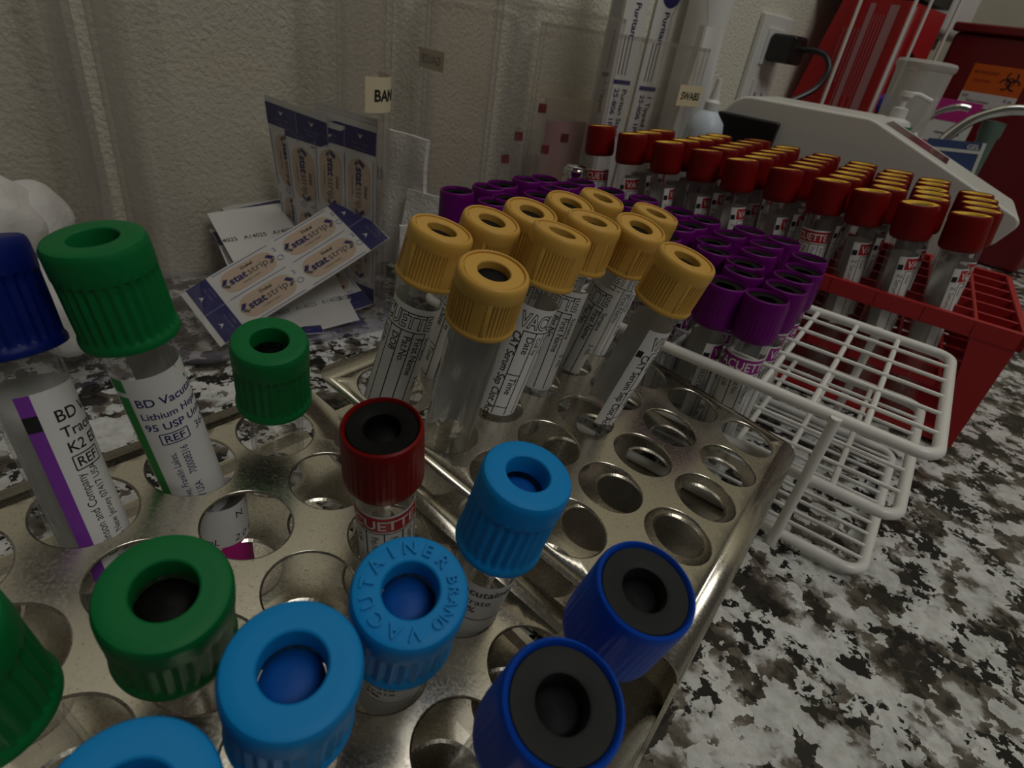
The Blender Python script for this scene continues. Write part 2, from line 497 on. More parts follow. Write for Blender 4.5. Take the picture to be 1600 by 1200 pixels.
steel_rack('steel_tube_rack', 'farther perforated steel tube rack holding the yellow capped tubes', (10.53, 204.36, 53.4), BI, BJ, -.78, 4.55, -.62, 4.62, 8.7, 3.9)

# ------------------------------------------------------------------ tube parts
TR = 6.5
def body_mesh(L, hc, r=TR):
    mb = MB()
    prof = [(0.01, 0)] + [(r*sin(pi/2*k/8), r*(1-cos(pi/2*k/8))) for k in range(1, 9)]
    zt = L - hc + 4
    prof += [(r, r + (zt-r)*k/6) for k in range(1, 7)]
    mb.lathe(prof, 'tube', 40)
    ri = r - 0.9
    prof2 = [(0.01, 1.0)] + [(ri*sin(pi/2*k/8), 1.0 + ri*(1-cos(pi/2*k/8))) for k in range(1, 9)] + [(ri, zt)]
    mb.lathe(prof2, 'tube', 40)
    return mb

def ribs(n, depth, z0, z1, groups=None, long_=None):
    def rf(a, z, r):
        if z < z0 or z > z1: return r
        if groups:
            ph = (a / (2*pi) * groups) % 1.0
            if ph > 0.66: return r
        t = (a / (2*pi) * n) % 1.0
        return r - depth * (0.5 + 0.5*cos(2*pi*t))
    return rf

def cap_skirted(m, L, stop):
    """tall safety cap: smooth collar above a ribbed skirt, annular top with a deep well"""
    mb = MB(); H = 20.0; z = L - H
    prof = [(8.0, z), (8.75, z+.35), (8.8, z+1.0), (8.7, z+1.6), (8.45, z+2.0), (8.45, z+2.6), (8.45, z+4), (8.45, z+8), (8.4, z+12), (8.4, z+13.6), (8.5, z+14.2), (8.5, z+16), (8.45, z+18.3), (8.30, z+19.2), (8.0, z+19.75), (7.5, z+20), (6.0, z+20), (4.4, z+20), (4.15, z+19.8), (4.0, z+19.2), (4.0, z+15.8)]
    mb.lathe(prof, m, 168, rf=ribs(28, .42, z+2.3, z+13.7))
    return mb
def stopper_skirted(m, L):
    mb = MB()
    mb.lathe([(0.01, L-4.6), (2.4, L-4.75), (3.4, L-5.2), (4.1, L-5.8), (4.1, L-8)], m, 40)
    return mb
def cap_cup(m, L, H, r, rt, nr=40, fl=True):
    """open-topped cap whose rubber stopper sits inside a rounded rim"""
    mb = MB(); z = L - H
    prof = [(r-1.4, z), (r-.5, z+.5), (r, z+1.6), (r+.05, z+3.2), (r-.02, z+6), (r-.1, z+H*.6), (r-.2, z+H-2.2), (r-.28, z+H-1.0), (r-.5, z+H-.35), (r-.95, z+H), (rt+.25, z+H-.2), (rt, z+H-.7), (rt, z+H-2.4)]
    mb.lathe(prof, m, nr*4, rf=ribs(nr, .16, z+3, z+H-3.5))
    return mb
def stopper_cup(m, L, rt, drop=1.3, hole=3.3, well=None):
    mb = MB()
    mb.lathe([(rt+.05, L-drop-.6), (rt-.2, L-drop), (hole+.6, L-drop-.1), (hole+.1, L-drop-.35), (hole, L-drop-1.0), (hole-.05, L-drop-4)], m, 48)
    mb.lathe([(hole, L-drop-3.2), (hole*.7, L-drop-2.7), (0.01, L-drop-2.5)], well or m, 48)
    return mb
def cap_yellow(L):
    mb = MB(); H = 14.2; z = L - H
    prof = [(7.2, z), (8.25, z+.1), (8.38, z+.55), (8.3, z+1.1), (8.12, z+1.4), (8.12, z+1.9), (8.12, z+5), (8.14, z+9.6), (8.14, z+10.2), (8.2, z+10.8), (8.25, z+11.8), (8.2, z+12.9), (8.0, z+13.7), (7.6, z+14.15), (7.3, z+14.25), (7.05, z+14.1), (6.95, z+13.6), (6.75, z+13.55), (6.6, z+13.85), (5, z+13.9), (3.95, z+13.85), (3.75, z+13.6), (3.72, z+11.5)]
    def rf(a, zz, r):
        if zz < z+1.6 or zz > z+10: return r
        ph = (a / (2*pi) * 4) % 1.0
        if ph > .74: return r + (.18 if ph > .97 else (-.05 if ph < .97 else 0))
        if ph < .03: return r + .18
        t = ((ph - .03) / .71 * 10) % 1.0
        return r - .27 * (1 if .22 < t < .78 else 0)
    mb.lathe(prof, 'yellow', 300, rf=rf)
    return mb

# --------------------------------------- labels round the tubes
def label_base(mb, mp, w, h, m='paper', cr=1.6):
    put_rect(mb, mp, 0, 0, w, h, m, h=.06, nx=40, ny=3)
def label_yellow(L):
    mb = MB(); q = .76; w, h = 25.0, 36.0; mp = cyl_map(TR, L - 14.2 - 6, w/2)
    label_base(mb, mp, w, h)
    vs, fs, ww = letters('VACUETTE', 4.3)
    put_text(mb, mp, 'VACUETTE', 2.9, 6.0, 4.3, 'ink', bold=.05, xs=19.5/ww, h=.12)
    put_text(mb, mp, 'VACUETTE', 2.9, 6.0, 4.3, 'paper', bold=.0, xs=19.5/ww, h=.16)
    put_rect(mb, mp, 0.3, 7.0, 2.0, 9.2, 'ink', h=.12)
    put_text(mb, mp, 'CAT Serum Sep Clot Activator', 2.4, 8.0, 2.3, 'ink', rot=-90, xs=.86, bold=.012)
    xs_ = (4.8, 8.7, 11.6, 15.0, 18.4, 21.6)
    for x in xs_: put_line(mb, mp, x, 7.2, x, 35.5, .3, 'ink')
    put_line(mb, mp, xs_[0], 7.2, xs_[-1], 7.2, .3, 'ink')
    put_line(mb, mp, xs_[0], 21.5, xs_[1], 21.5, .3, 'ink'); put_line(mb, mp, xs_[0], 33.0, xs_[1], 33.0, .3, 'ink')
    for t, x, y, sz in (('Date', 6.4, 8.6, 1.9), ('Time', 6.2, 22.4, 1.9), ('Coll by', 9.5, 8.6, 1.3), ('DOB', 12.8, 8.6, 1.8), ('Pat.No.', 16.2, 8.6, 1.8), ('First Name', 19.4, 8.6, 1.8), ('Surname', 22.3, 8.6, 1.4), ('5 mL', 23.2, 22, 1.6)):
        put_text(mb, mp, t, x, y, sz*1.1, 'ink', rot=-90, bold=.008)
    return mb
def label_band(L, hc, band, txtband, start=5.0, h=36.0):
    mb = MB(); w = 26.0; mp = cyl_map(TR, L - hc - start, w/2)
    label_base(mb, mp, w, h)
    put_rect(mb, mp, 3.0, .7, 25.4, 5.9, band, h=.11, nx=26)
    vs, fs, ww = letters('VACUETTE', 3.4)
    put_text(mb, mp, 'VACUETTE', 3.9, 5.0, 3.4, 'paper', bold=.012, xs=20.0/ww, h=.17)
    put_rect(mb, mp, 0.3, 3.6, 2.4, 6.0, 'ink', h=.12)
    put_text(mb, mp, txtband, 1.4, 8.0, 2.0, 'greyink', rot=-90)
    for k, t in enumerate(('Date', 'DOB', 'Pat.No.', 'First Name', 'Surname')):
        x = 4.2 + 4.1*k
        put_line(mb, mp, x, 6.6, x, h - .6, .3, 'ink')
        put_text(mb, mp, t, x + 1.3, 8.0, 1.6, 'ink', rot=-90)
    put_line(mb, mp, 4.2, 6.6, 24.7, 6.6, .3, 'ink'); put_line(mb, mp, 24.7, 6.6, 24.7, h - .6, .3, 'ink')
    return mb
def label_green(L):
    mb = MB(); w, h = 31.0, 42.0; mp = cyl_map(TR, L - 20 - 6.5, w/2)
    label_base(mb, mp, w, h)
    put_rect(mb, mp, 0, 4.6, 2.6, h, 'greenink', h=.11, nx=3, ny=2); put_rect(mb, mp, 0, 0.2, 2.6, 3.4, 'greenink', h=.11, nx=3)
    put_poly(mb, mp, [(13.0, 0), (17.4, 0), (15.2, 4.6)], 'greenink', h=.13)
    for t, y, s in (('BD Vacutainer', 7.0, 2.3), ('Lithium Heparin', 10.3, 1.9), ('95 USP Units', 13.4, 2.1)):
        put_text(mb, mp, t, 3.4, y, s*.88, 'blueink', bold=.012)
    put_text(mb, mp, 'REF', 6.0, 16.8, 1.9, 'blueink', bold=.012); put_text(mb, mp, '367886', 12.6, 16.8, 2.0, 'blueink')
    for a, b, c, d in ((5.4, 14.5, 10.9, 14.5), (5.4, 17.3, 10.9, 17.3), (5.4, 14.5, 5.4, 17.3), (10.9, 14.5, 10.9, 17.3)): put_line(mb, mp, a, b, c, d, .25, 'blueink')
    put_text(mb, mp, 'Becton Drive, Franklin Lakes,', 7.0, 41, 1.5, 'blueink', rot=90, xs=.85)
    put_text(mb, mp, 'NJ 07417 USA     700008316', 9.6, 41, 1.6, 'blueink', rot=90, xs=.85)
    return mb
def label_trace(L):
    mb = MB(); w, h = 31.0, 44.0; mp = cyl_map(TR, L - 20 - 7, w/2)
    label_base(mb, mp, w, h)
    put_rect(mb, mp, 0, 0, 2.4, h, 'lilac', h=.11, nx=3, ny=2); put_rect(mb, mp, 0, 4.0, 2.4, 7.2, 'ink', h=.14, nx=3)
    for t, y, s in (('BD Vacutainer', 6.5, 2.4), ('Trace Element', 9.8, 2.2), ('K2 EDTA', 13.0, 2.2)): put_text(mb, mp, t, 4.6, y, s, 'ink', bold=.01)
    put_text(mb, mp, 'REF', 5.2, 16.3, 2.0, 'ink', bold=.012)
    for a, b, c, d in ((4.7, 13.9, 10.2, 13.9), (4.7, 16.9, 10.2, 16.9), (4.7, 13.9, 4.7, 16.9), (10.2, 13.9, 10.2, 16.9)): put_line(mb, mp, a, b, c, d, .25, 'ink')
    put_text(mb, mp, 'Becton, Dickinson and Company', 5.6, 43.5, 1.7, 'ink', rot=90, xs=.82)
    put_text(mb, mp, 'Franklin Lakes, New Jersey 07417 USA', 8.2, 43.5, 1.6, 'ink', rot=90, xs=.76)
    return mb
def label_citrate(L):
    mb = MB(); w, h = 31.0, 26.0; mp = cyl_map(TR, L - 20 - 7, w/2)
    label_base(mb, mp, w, h)
    put_text(mb, mp, 'BD Vacutainer', 9.0, 3.6, 2.2, 'ink', bold=.012); put_text(mb, mp, 'Na Citrate', 10.2, 6.6, 2.0, 'ink'); put_text(mb, mp, '3.2%', 14.4, 9.4, 2.0, 'ink', bold=.01)
    put_line(mb, mp, 1, 12.0, 30, 12.0, .3, 'ink')
    return mb

# ------------------------------------------------------------------ placing tubes
def axis_matrix(bot, ax, face=0.0, xc=0.0, r=TR):
    """origin at the tube's foot, z along the axis, label point 'face' (mm from its centre) turned to the room side the lens stands on"""
    ax = Vector(ax).normalized(); bot = Vector(bot)
    d = CAMP - (bot + ax*60); d = (d - ax * d.dot(ax)).normalized()
    y = ax.cross(d)
    t = -face / r
    x2 = d * cos(t) + y * sin(t); y2 = ax.cross(x2)
    m = Matrix((( x2.x, y2.x, ax.x, bot.x*MM), (x2.y, y2.y, ax.y, bot.y*MM), (x2.z, y2.z, ax.z, bot.z*MM), (0, 0, 0, 1)))
    return m
proto = {}
def tube(kind, name, label, cat, mat, parts, group=None):
    if kind not in proto:
        t = thing(name, label, cat, group=group, mat=mat)
        for pn, mb in parts(): mb.obj(pn, t)
        proto[kind] = t
        return t
    return dup(proto[kind], mat, label, group)

def parts_yellow(L):
    return lambda: [('tube_body', body_mesh(L, 14.2)), ('cap', cap_yellow(L)), ('stopper', stopper_yel(L)), ('label', label_yellow(L))]
def stopper_yel(L):
    mb = MB(); mb.lathe([(0.01, L-1.7), (1.6, L-1.75), (2.8, L-1.95), (3.75, L-2.3), (3.75, L-8)], 'black', 40); return mb
def parts_skirted(m, st, L, lab):
    return lambda: [('tube_body', body_mesh(L, 20)), ('cap', cap_skirted(m, L, st)), ('stopper', stopper_skirted(st, L))] + ([('label', lab(L))] if lab else [])
def parts_cup(m, st, L, H, r, rt, lab, **k):
    return lambda: [('tube_body', body_mesh(L, H)), ('cap', cap_cup(m, L, H, r, rt)), ('stopper', stopper_cup(st, L, rt, **k))] + ([('label', lab)] if lab else [])

YG = 'yellow capped tubes in the far steel rack'
# foot x, y, z, axis, label point turned to the front, words
YT = [
 ((-46.36,142.31,2.18),(0.2306,-0.0111,0.973), 4.5, 'yellow-capped tube at the left end of the back row of yellow tubes', 101),
 ((-22.44,139.26,1.86),(0.1457,-0.1877,0.9714), 19.4, 'yellow-capped tube nearest the viewer, standing in front of all the other yellow ones', 101),
 ((-33.39,165.05,2.06),(0.2089,-0.0914,0.9737), 0, 'yellow-capped tube second from the left in the back row of yellow tubes', 101),
 ((-20.46,186.39,1.9),(0.1789,-0.1436,0.9733), 2, 'yellow-capped tube in the middle of the back row of five yellow caps', 101),
 ((-9.19,205.78,1.65),(0.1826,-0.1536,0.9711), -3, 'yellow-capped tube fourth from the left in the back row of yellow tubes', 101),
 ((2.5,219.0,1.8),(0.190,-0.060,0.980), 4, 'yellow-capped tube farthest from the viewer, topmost of the yellow caps', 98),
 ((20.4,208.5,1.8),(0.190,-0.050,0.980), 4, 'yellow-capped tube on the right side nearest the purple caps, behind two yellow ones', 98),
 ((11.65,194.36,1.77),(0.1882,-0.1712,0.9671), 8, 'yellow-capped tube just behind the rightmost one, in the right column of yellow caps', 101),
 ((0.26,169.59,1.95),(0.1519,-0.0267,0.988), 5.2, 'yellow-capped tube in the middle of the block, showing its First Name and Surname fields', 101),
 ((-13.08,147.99,2.47),(0.1955,0.0374,0.98), -7.8, 'yellow-capped tube right behind the nearest one, showing Date and Time fields', 101),
 ((18.27,160.4,2.11),(0.2154,-0.0939,0.972), -13.6, 'rightmost yellow-capped tube, leaning right with black label lettering along its glass', 101)]
YS = .94
for bot, ax, face, lab, L in YT:
    a = Vector(ax).normalized(); top = CAMP + (Vector(bot) + a*L - CAMP)*YS
    LL = 110 if L > 100 else 107
    m = axis_matrix(top - a*(LL*YS), ax, face) @ Matrix.Diagonal((YS, YS, YS, 1))
    tube('yellow%d' % LL, 'serum_tube', lab, 'blood tube', m, parts_yellow(LL), YG)

tube('G103', 'heparin_tube', 'tall green-capped tube with green striped label, left in the near steel rack', 'blood tube',
     axis_matrix((-68.06,104.89,1.81), (-0.0809,-0.1067,0.991), -7.6), parts_skirted('green', 'darkrub', 103, label_green))
tube('G79', 'heparin_tube', 'short green-capped tube standing behind the red-capped one, beside the far rack corner', 'blood tube',
     axis_matrix((-64.02,129.63,1.35), (0.1103,-0.2189,0.9695), 20), parts_skirted('green', 'darkrub', 79, None))
tube('G79', 'heparin_tube', 'green-capped tube seen from above between the tall green and light blue caps', 'blood tube',
     axis_matrix((-57.99,66.68,1.42), (0.2177,-0.2384,0.9464), 20), None)
tube('G79', 'heparin_tube', 'green-capped tube cut off by the lower left edge of the picture', 'blood tube',
     axis_matrix((-62.5,45.0,1.2), (0.02,-0.13,0.99), 20), None)
SKY = [((-6.95,88.3,1.25),(0.1573,-0.1006,0.9824), 2.5, 'light blue capped tube farthest right, beside the red-capped tube'),
       ((-18.28,77.25,1.46),(0.1134,-0.2937,0.9492), 5, 'light blue capped tube with raised lettering round its top, in front of the red cap'),
       ((-32.29,55.86,1.17),(0.1526,-0.2029,0.9672), 5, 'large looking light blue capped tube in the middle of the bottom foreground'),
       ((-50.52,34.02,0.9),(0.262,-0.1258,0.9568), 5, 'light blue capped tube cut off by the bottom edge, left of centre')]
for bot, ax, face, lab in SKY:
    t = tube('SKY', 'citrate_tube', lab, 'blood tube', axis_matrix(bot, ax, face), parts_skirted('sky', 'skyrub', 79, label_citrate), 'light blue capped tubes in the near steel rack')
    if 'lettering' in lab:
        # raised moulded words on the cap top
        mb = MB()
        word = 'VACUTAINER'
        def arcmp(txt, a0, a1, rad, size):
            for i, ch in enumerate(txt):
                a = a0 + (a1 - a0) * i / max(1, len(txt) - 1)
                c, s = cos(a), sin(a)
                mp = lambda x, y, h, c=c, s=s: Vector((c*(rad - y) - s*(-x)*1.0*(-1)*(-1), s*(rad - y) + c*(-x), 79.02 + h))
                vs, fs, w = letters(ch, size, .01)
                put_text(mb, mp, ch, -w/2, size/2, size, 'sky', h=.22, bold=.01)
        arcmp('VACUTAINER', math.radians(62), math.radians(-172), 6.2, 2.0)
        arcmp('BRAND', math.radians(160), math.radians(95), 6.2, 1.6)
        e = mb.obj('moulded_lettering', [c for c in t.children if c.name.startswith('cap')][0])
        md = e.modifiers.new('relief', 'SOLIDIFY'); md.thickness = .3*MM; md.offset = 0

t = tube('R78', 'serum_tube_red', 'red-capped tube with dark stopper standing alone in the near steel rack', 'blood tube',
     axis_matrix((-23.39,104.19,1.86), (0.0059,-0.2074,0.9782), 4.0), parts_cup('red', 'darkrub', 78, 16.0, 8.2, 6.9, label_band(78, 16, 'redink', 'Z Serum', 5.2, 34), hole=3.5, drop=.6))
t.name = 'red_capped_tube'
tube('DB78', 'royal_blue_capped_tube', 'royal blue capped tube at the near rack edge, farther of the two with grey stoppers', 'blood tube',
     axis_matrix((15.2,76.6,1.7), (0.125,-0.205,0.9705), 0), parts_cup('royal', 'grey', 78, 17.5, 8.3, 7.0, None, hole=3.5, well='black', drop=.7))
tube('DB78', 'royal_blue_capped_tube', 'royal blue capped tube nearest the lens, grey stopper facing up', 'blood tube',
     axis_matrix((2.5,58.4,1.72), (0.131,-0.220,0.9664), 0), None)
tube('DB103', 'navy_capped_tube', 'tall navy-capped tube with purple striped label at the left edge', 'blood tube',
     axis_matrix((-72.55,75.83,2.05), (-0.2229,0.1299,0.9661), -12.5), parts_skirted('navy', 'darkrub', 103, label_trace))
# small tube without a cap standing on the lower plate
mb = MB(); t = thing('micro_tube', 'short clear tube with white and magenta label under the nearer steel plate', 'tube', (-65.0, 99.5, 1.4))
b_ = body_mesh(36, 0, 6.0); b_.obj('tube_body', t)
mp = cyl_map(6.0, 39.5, 17); mb = MB()
put_rect(mb, mp, 0, 0, 37, 12, 'paper', nx=40); put_rect(mb, mp, 0, 12, 37, 30, 'pink', nx=40)
put_text(mb, mp, '2.0 mL', 2.0, 11.0, 2.0, 'ink', shear=.2); put_text(mb, mp, '2.0 mL', 13, 11.0, 2.0, 'ink', shear=.2); put_text(mb, mp, 'N', 14, 4, 2.0, 'ink')
mb.obj('label', t)

# ------------------------------------------------------------------ white wire rack
WO = Vector((67.83, 182.26, 0)); WE1 = Vector((cos(-.553), sin(-.553), 0)); WE2 = Vector((-sin(-.553), cos(-.553), 0))
PU, PV = 16.47, 15.58
def wr(i, j, z): return WO + WE1*(i*PU) + WE2*(j*PV) + Z*z
IL, IR = -8.25, 4.22
def rrect(i0, i1, j0, j1, z, rad=6.5):
    a0, a1, b0, b1 = i0*PU, i1*PU, j0*PV, j1*PV
    pts = []
    for cx, cy, s0 in ((a1-rad, b0+rad, -90), (a1-rad, b1-rad, 0), (a0+rad, b1-rad, 90), (a0+rad, b0+rad, 180)):
        for k in range(7):
            t = math.radians(s0 + 15*k); pts.append(WO + WE1*(cx + rad*cos(t)) + WE2*(cy + rad*sin(t)) + Z*z)
    return pts
rk = thing('wire_tube_rack', 'white coated wire rack full of purple capped tubes, empty at its right end', 'test tube rack', (0, 0, 0))
for nm, z, cross in (('upper_grid', 54.6, True), ('middle_grid', 29.9, True), ('lower_grid', 4.0, False)):
    mb = MB()
    mb.sweep(rrect(IL, IR, 0, 6, z), 2.0, 'coat', 12, closed=True)
    for j in range(1, 6): mb.sweep([wr(IL + .05, j, z + .9), wr(IR - .03, j, z + .9)], 0.8, 'coat', 8)
    if not cross:
        for j in range(6): mb.sweep([wr(IL + .05, j + .5, z + .9), wr(IR - .03, j + .5, z + .9)], 0.8, 'coat', 8)
    if cross:
        for i in range(-8, 4): mb.sweep([wr(i, -.04, z - .2), wr(i, 6.04, z - .2)], 1.05, 'coat', 8)
    mb.obj(nm, rk)
for i, j in ((2.5, -.16), (-6.5, -.16), (2.5, 6.16), (-6.5, 6.16)):
    mb = MB(); mb.sweep([wr(i, j, 0.2), wr(i, j, 28), wr(i, j, 55.6)], 1.75, 'coat', 12)
    mb.obj('leg', rk)

ORD = ['first', 'second', 'third', 'fourth', 'fifth', 'sixth', 'seventh', 'eighth', 'ninth', 'tenth', 'eleventh']
PG = 'purple capped tubes in the white wire rack'
def parts_purple():
    L = 76
    return [('tube_body', body_mesh(L, 15.5)), ('cap', cap_cup('purple', L, 15.5, 7.6, 6.45, 30)), ('stopper', stopper_cup('darkrub', L, 6.45, 1.2, 3.3)), ('label', label_band(L, 15.5, 'purpleink', 'K3EDTA', 5.0, 34))]
for j in range(6):
    for c, i in enumerate(range(0, -9, -1)):
        if (i == 0 and j == 5): continue
        if i == -8 and j == 5: continue
        if -7 < i < -3 and j < 2: continue          # nothing of these shows behind the yellow tubes
        if i == -3 and j == 0: continue
        dx, dy = random.uniform(-.07, .07), random.uniform(-.08, .08)
        P = wr(i + .44 + dx*.4, j + .5 + dy*.4, 5.6)
        ax = (WE1*dx*.45 + WE2*dy*.45 + Z).normalized()
        row = 'front row' if j == 0 else ('back row' if j == 5 else ORD[j] + ' row')
        lab = 'purple-capped tube, %s from the right in the %s of the wire rack' % (ORD[c], row)
        fc = 0
        if (i, j) == (0, 0): fc = 0.5
        elif (i, j) == (-1, 0): fc = -14
        else: fc = random.uniform(-15, 15)
        tube('purple', 'edta_tube', lab, 'blood tube', axis_matrix(P, ax, fc), parts_purple, PG)
# ringed metal knob behind the wire rack
P = wr(-7.7, 6.8, 0)
t = thing('ringed_metal_cap', 'shiny ringed metal cap standing at the far left corner of the purple tubes', 'metal cap', P)
mb = MB(); prof = [(5.5, 5.2), (5.5, 60)]
for k in range(4):
    z = 63 + 5.2*k; prof += [(5.6, z), (6.9, z+.5), (7.0, z+2.2), (6.8, z+3.4), (5.6, z+3.8)]
prof += [(5.6, 83.4), (4.6, 84), (0.01, 84.1)]
mb.lathe(prof, 'chrome', 40, cap0=True); mb.obj('ringed_barrel', t)

# ------------------------------------------------------------------ red plastic rack
RO = Vector((213, 239, 0)); RA = Vector((-.871, .491, 0)); RB = Vector((.491, .871, 0))
RPA, RPB = 20.0, 18.6; NA, NB = 11, 6
rk = thing('red_tube_rack', 'red plastic tube rack full of red capped tubes, empty at its right end', 'test tube rack', RO)
LA, LB_ = NA*RPA, NB*RPB
FR = (Vector((0, 0, 0)), RA, RB, Z)
def rgrid(z0, z1, inset, fr):
    mb = MB()
    a0, a1, b0, b1 = inset, LA - inset, inset, LB_ - inset
    for x0, x1, y0, y1 in ((a0, a1, b0, b0+fr), (a0, a1, b1-fr, b1), (a0, a0+fr, b0, b1), (a1-fr, a1, b0, b1)):
        mb.prism([(x0, y0), (x1, y0), (x1, y1), (x0, y1)], z0, z1, 'rackred', FR)
    for k in range(1, NB): mb.prism([(a0, RPB*k-.7), (a1, RPB*k-.7), (a1, RPB*k+.7), (a0, RPB*k+.7)], z0, z1 - .6, 'rackred', FR)
    for k in range(1, NA): mb.prism([(RPA*k-.8, b0), (RPA*k+.8, b0), (RPA*k+.8, b1), (RPA*k-.8, b1)], z0 + .3, z1 - .3, 'rackred', FR)
    return mb
rgrid(56, 64, 0, 3.0).obj('upper_grid', rk, bevel=.5)
rgrid(28, 33, 3, 2.5).obj('lower_grid', rk)
mb = MB()
mb.prism([(3, 3), (LA-3, 3), (LA-3, LB_-3), (3, LB_-3)], 2.5, 5.0, 'rackred', FR)
for k in range(NA):
    for b in (8, LB_-8): mb.prism([(k*RPA+7, b-2), (k*RPA+13, b-2), (k*RPA+13, b+2), (k*RPA+7, b+2)], 5.0, 5.25, 'blackp', FR)
mb.obj('base', rk)
for a in (2.0, LA - 4.0):
    mb = MB()
    mb.prism([(1, 56.2), (LB_-1, 56.2), (LB_-12, 4), (LB_-12, 0.2), (12, .2), (12, 4)], a, a + 2.2, 'rackred', (Vector((0, 0, 0)), RB, Z, RA))
    s = 1 if a < 10 else -1
    for b in (0.4, LB_ - 2.6):
        x0 = a if s > 0 else a + 2.2
        mb.prism([(x0, 56.2), (x0 + s*17, 56.2), (x0 + s*6, 3), (x0, 3)], b, b + 2.2, 'rackred', (Vector((0, 0, 0)), RA, Z, RB))
    mb.obj('end_panel', rk)

RG = 'red capped tubes in the red plastic rack'
def parts_redtop():
    L = 99
    st = MB()
    st.lathe([(7.3, L-1.0), (7.15, L-.35), (6.4, L-.25), (5.2, L-.3), (4.9, L-.7), (4.7, L-1.4), (3.4, L-4)], 'gold', 40)
    st.lathe([(4.8, L-1.3), (4.0, L-1.2), (0.01, L-1.2)], 'olive', 40)
    return [('tube_body', body_mesh(L, 15.5)), ('cap', cap_cup('red', L, 15.5, 8.2, 7.2, 40)), ('stopper', st), ('label', label_band(L, 15.5, 'redink', 'Z Serum', 7.0, 40))]
front = {1: (180.5, 269.6), 2: (159.7, 275.4), 3: (145.9, 287.6), 4: (131.6, 296.6), 5: (114.7, 312), 6: (91, 320), 7: (76.8, 332.2), 8: (59, 335), 9: (36.6, 349), 10: (20.8, 360.5)}
depth = {1: 5, 2: 6, 3: 6, 4: 6, 5: 6, 6: 6, 7: 6, 8: 5, 9: 3, 10: 1}
for c in range(1, 11):
    for m in range(depth[c]):
        foot = RO + RA*(RPA*(c+.5)) + RB*(RPB*(m+.5)) + Z*5.4
        fx, fy = front[c]
        base0 = RO + RA*(RPA*(c+.5)) + RB*(RPB*.5)
        off = Vector((fx - base0.x, fy - base0.y, 0))
        if m > 0: off = off*.6 + Vector((random.uniform(-1.5, 1.5), random.uniform(-1.5, 1.5), 0))
        off = off.normalized() * min(off.length, 13)
        foot2 = foot - off * .12
        ax = (Vector((off.x*.95, off.y*.95, 98))).normalized()
        row = 'front row' if m == 0 else ORD[m] + ' row'
        lab = 'red-capped tube, %s from the right in the %s of the red rack' % (ORD[c-1], row)
        fc = {1: -14.6, 2: -12.6, 3: -12.3, 4: 5, 9: -9, 10: 2}.get(c, random.uniform(-14.5, -12.5)) if m == 0 else random.uniform(-20, -13)
        tube('redtop', 'red_topped_tube', lab, 'blood tube', axis_matrix(foot2, ax, fc), parts_redtop, RG)

# ------------------------------------------------------------------ clear bins along the wall
def rr2(a0, a1, b0, b1, rad, n=6):
    pts = []
    for cx, cy, s0 in ((a1-rad, b0+rad, -90), (a1-rad, b1-rad, 0), (a0+rad, b1-rad, 90), (a0+rad, b0+rad, 180)):
        for k in range(n+1):
            t = math.radians(s0 + 90*k/n); pts.append((cx + rad*cos(t), cy + rad*sin(t)))
    return pts
def make_bin(label, s0, s1, k0=5, k1=97, H=155, rad=14, flange=5):
    t = thing('clear_bin', label, 'storage bin', wk(s0, k0))
    o = wk(s0, k0)
    fr = (o, W, N, Z)
    def loop(ins, z):
        return [W*a + N*b + Z*z for a, b in rr2(ins, (s1-s0)-ins, ins, (k1-k0)-ins, max(2, rad-ins))]
    mb = MB()
    for ins in (0, 2.6):
        A, B = loop(ins, 3), loop(ins, H); n = len(A)
        mb.add(A + B, [(i, (i+1) % n, n+(i+1) % n, n+i) for i in range(n) if not 1 <= i % 7 <= 4], 'bin', True)
        mb.add(A + B, [(i, (i+1) % n, n+(i+1) % n, n+i) for i in range(n) if 1 <= i % 7 <= 4], 'binedge', True)
        A, B = loop(ins, H - 2.2), loop(ins, H)
        mb.add([p + (p - W*(s1-s0)/2 - N*(k1-k0)/2).normalized()*.05 for p in A + B], [(i, (i+1) % n, n+(i+1) % n, n+i) for i in range(n)], 'binedge', True)
    A, B = loop(0, H), loop(2.6, H); n = len(A)
    mb.add(A + B, [(i, (i+1) % n, n+(i+1) % n, n+i) for i in range(n)], 'binbase')
    mb.obj('wall', t)
    mb = MB()
    def fl(z, e): return [W*a + N*b + Z*z for a, b in rr2(-e, (s1-s0)+e, 0, (k1-k0)+e, rad+e)]
    ls = [fl(.2, flange-1), fl(1.2, flange), fl(2.6, flange), fl(3.6, flange-1.2), fl(3.8, 0)]
    if flange < 3: ls = [fl(.2, .2), fl(3, .2)]
    n = len(ls[0]); vs = [p for l in ls for p in l]; fs = []
    for q in range(len(ls)-1): fs += [(q*n+i, q*n+(i+1) % n, (q+1)*n+(i+1) % n, (q+1)*n+i) for i in range(n)]
    mb.add(vs, fs, 'binbase', True)
    mb.add(ls[-1], [tuple(range(n))], 'bin')
    mb.obj('base', t)
    return t
b0 = make_bin('clear bin of white cotton at the left edge of the picture', -150, -42, flange=2)
bA = make_bin('clear bin of bandage packets, left of centre by the wall', -30, 72)
bB = make_bin('clear narrow bin of folded white gauze behind the bandage bin', 79, 130, flange=1.5)
bC = make_bin('clear bin of red-tipped wrapped strips, its top rim visible', 133, 215, flange=1.5)
bD = make_bin('clear bin of tall wrapped swabs farthest along the wall', 220, 299, H=148, flange=1.5)
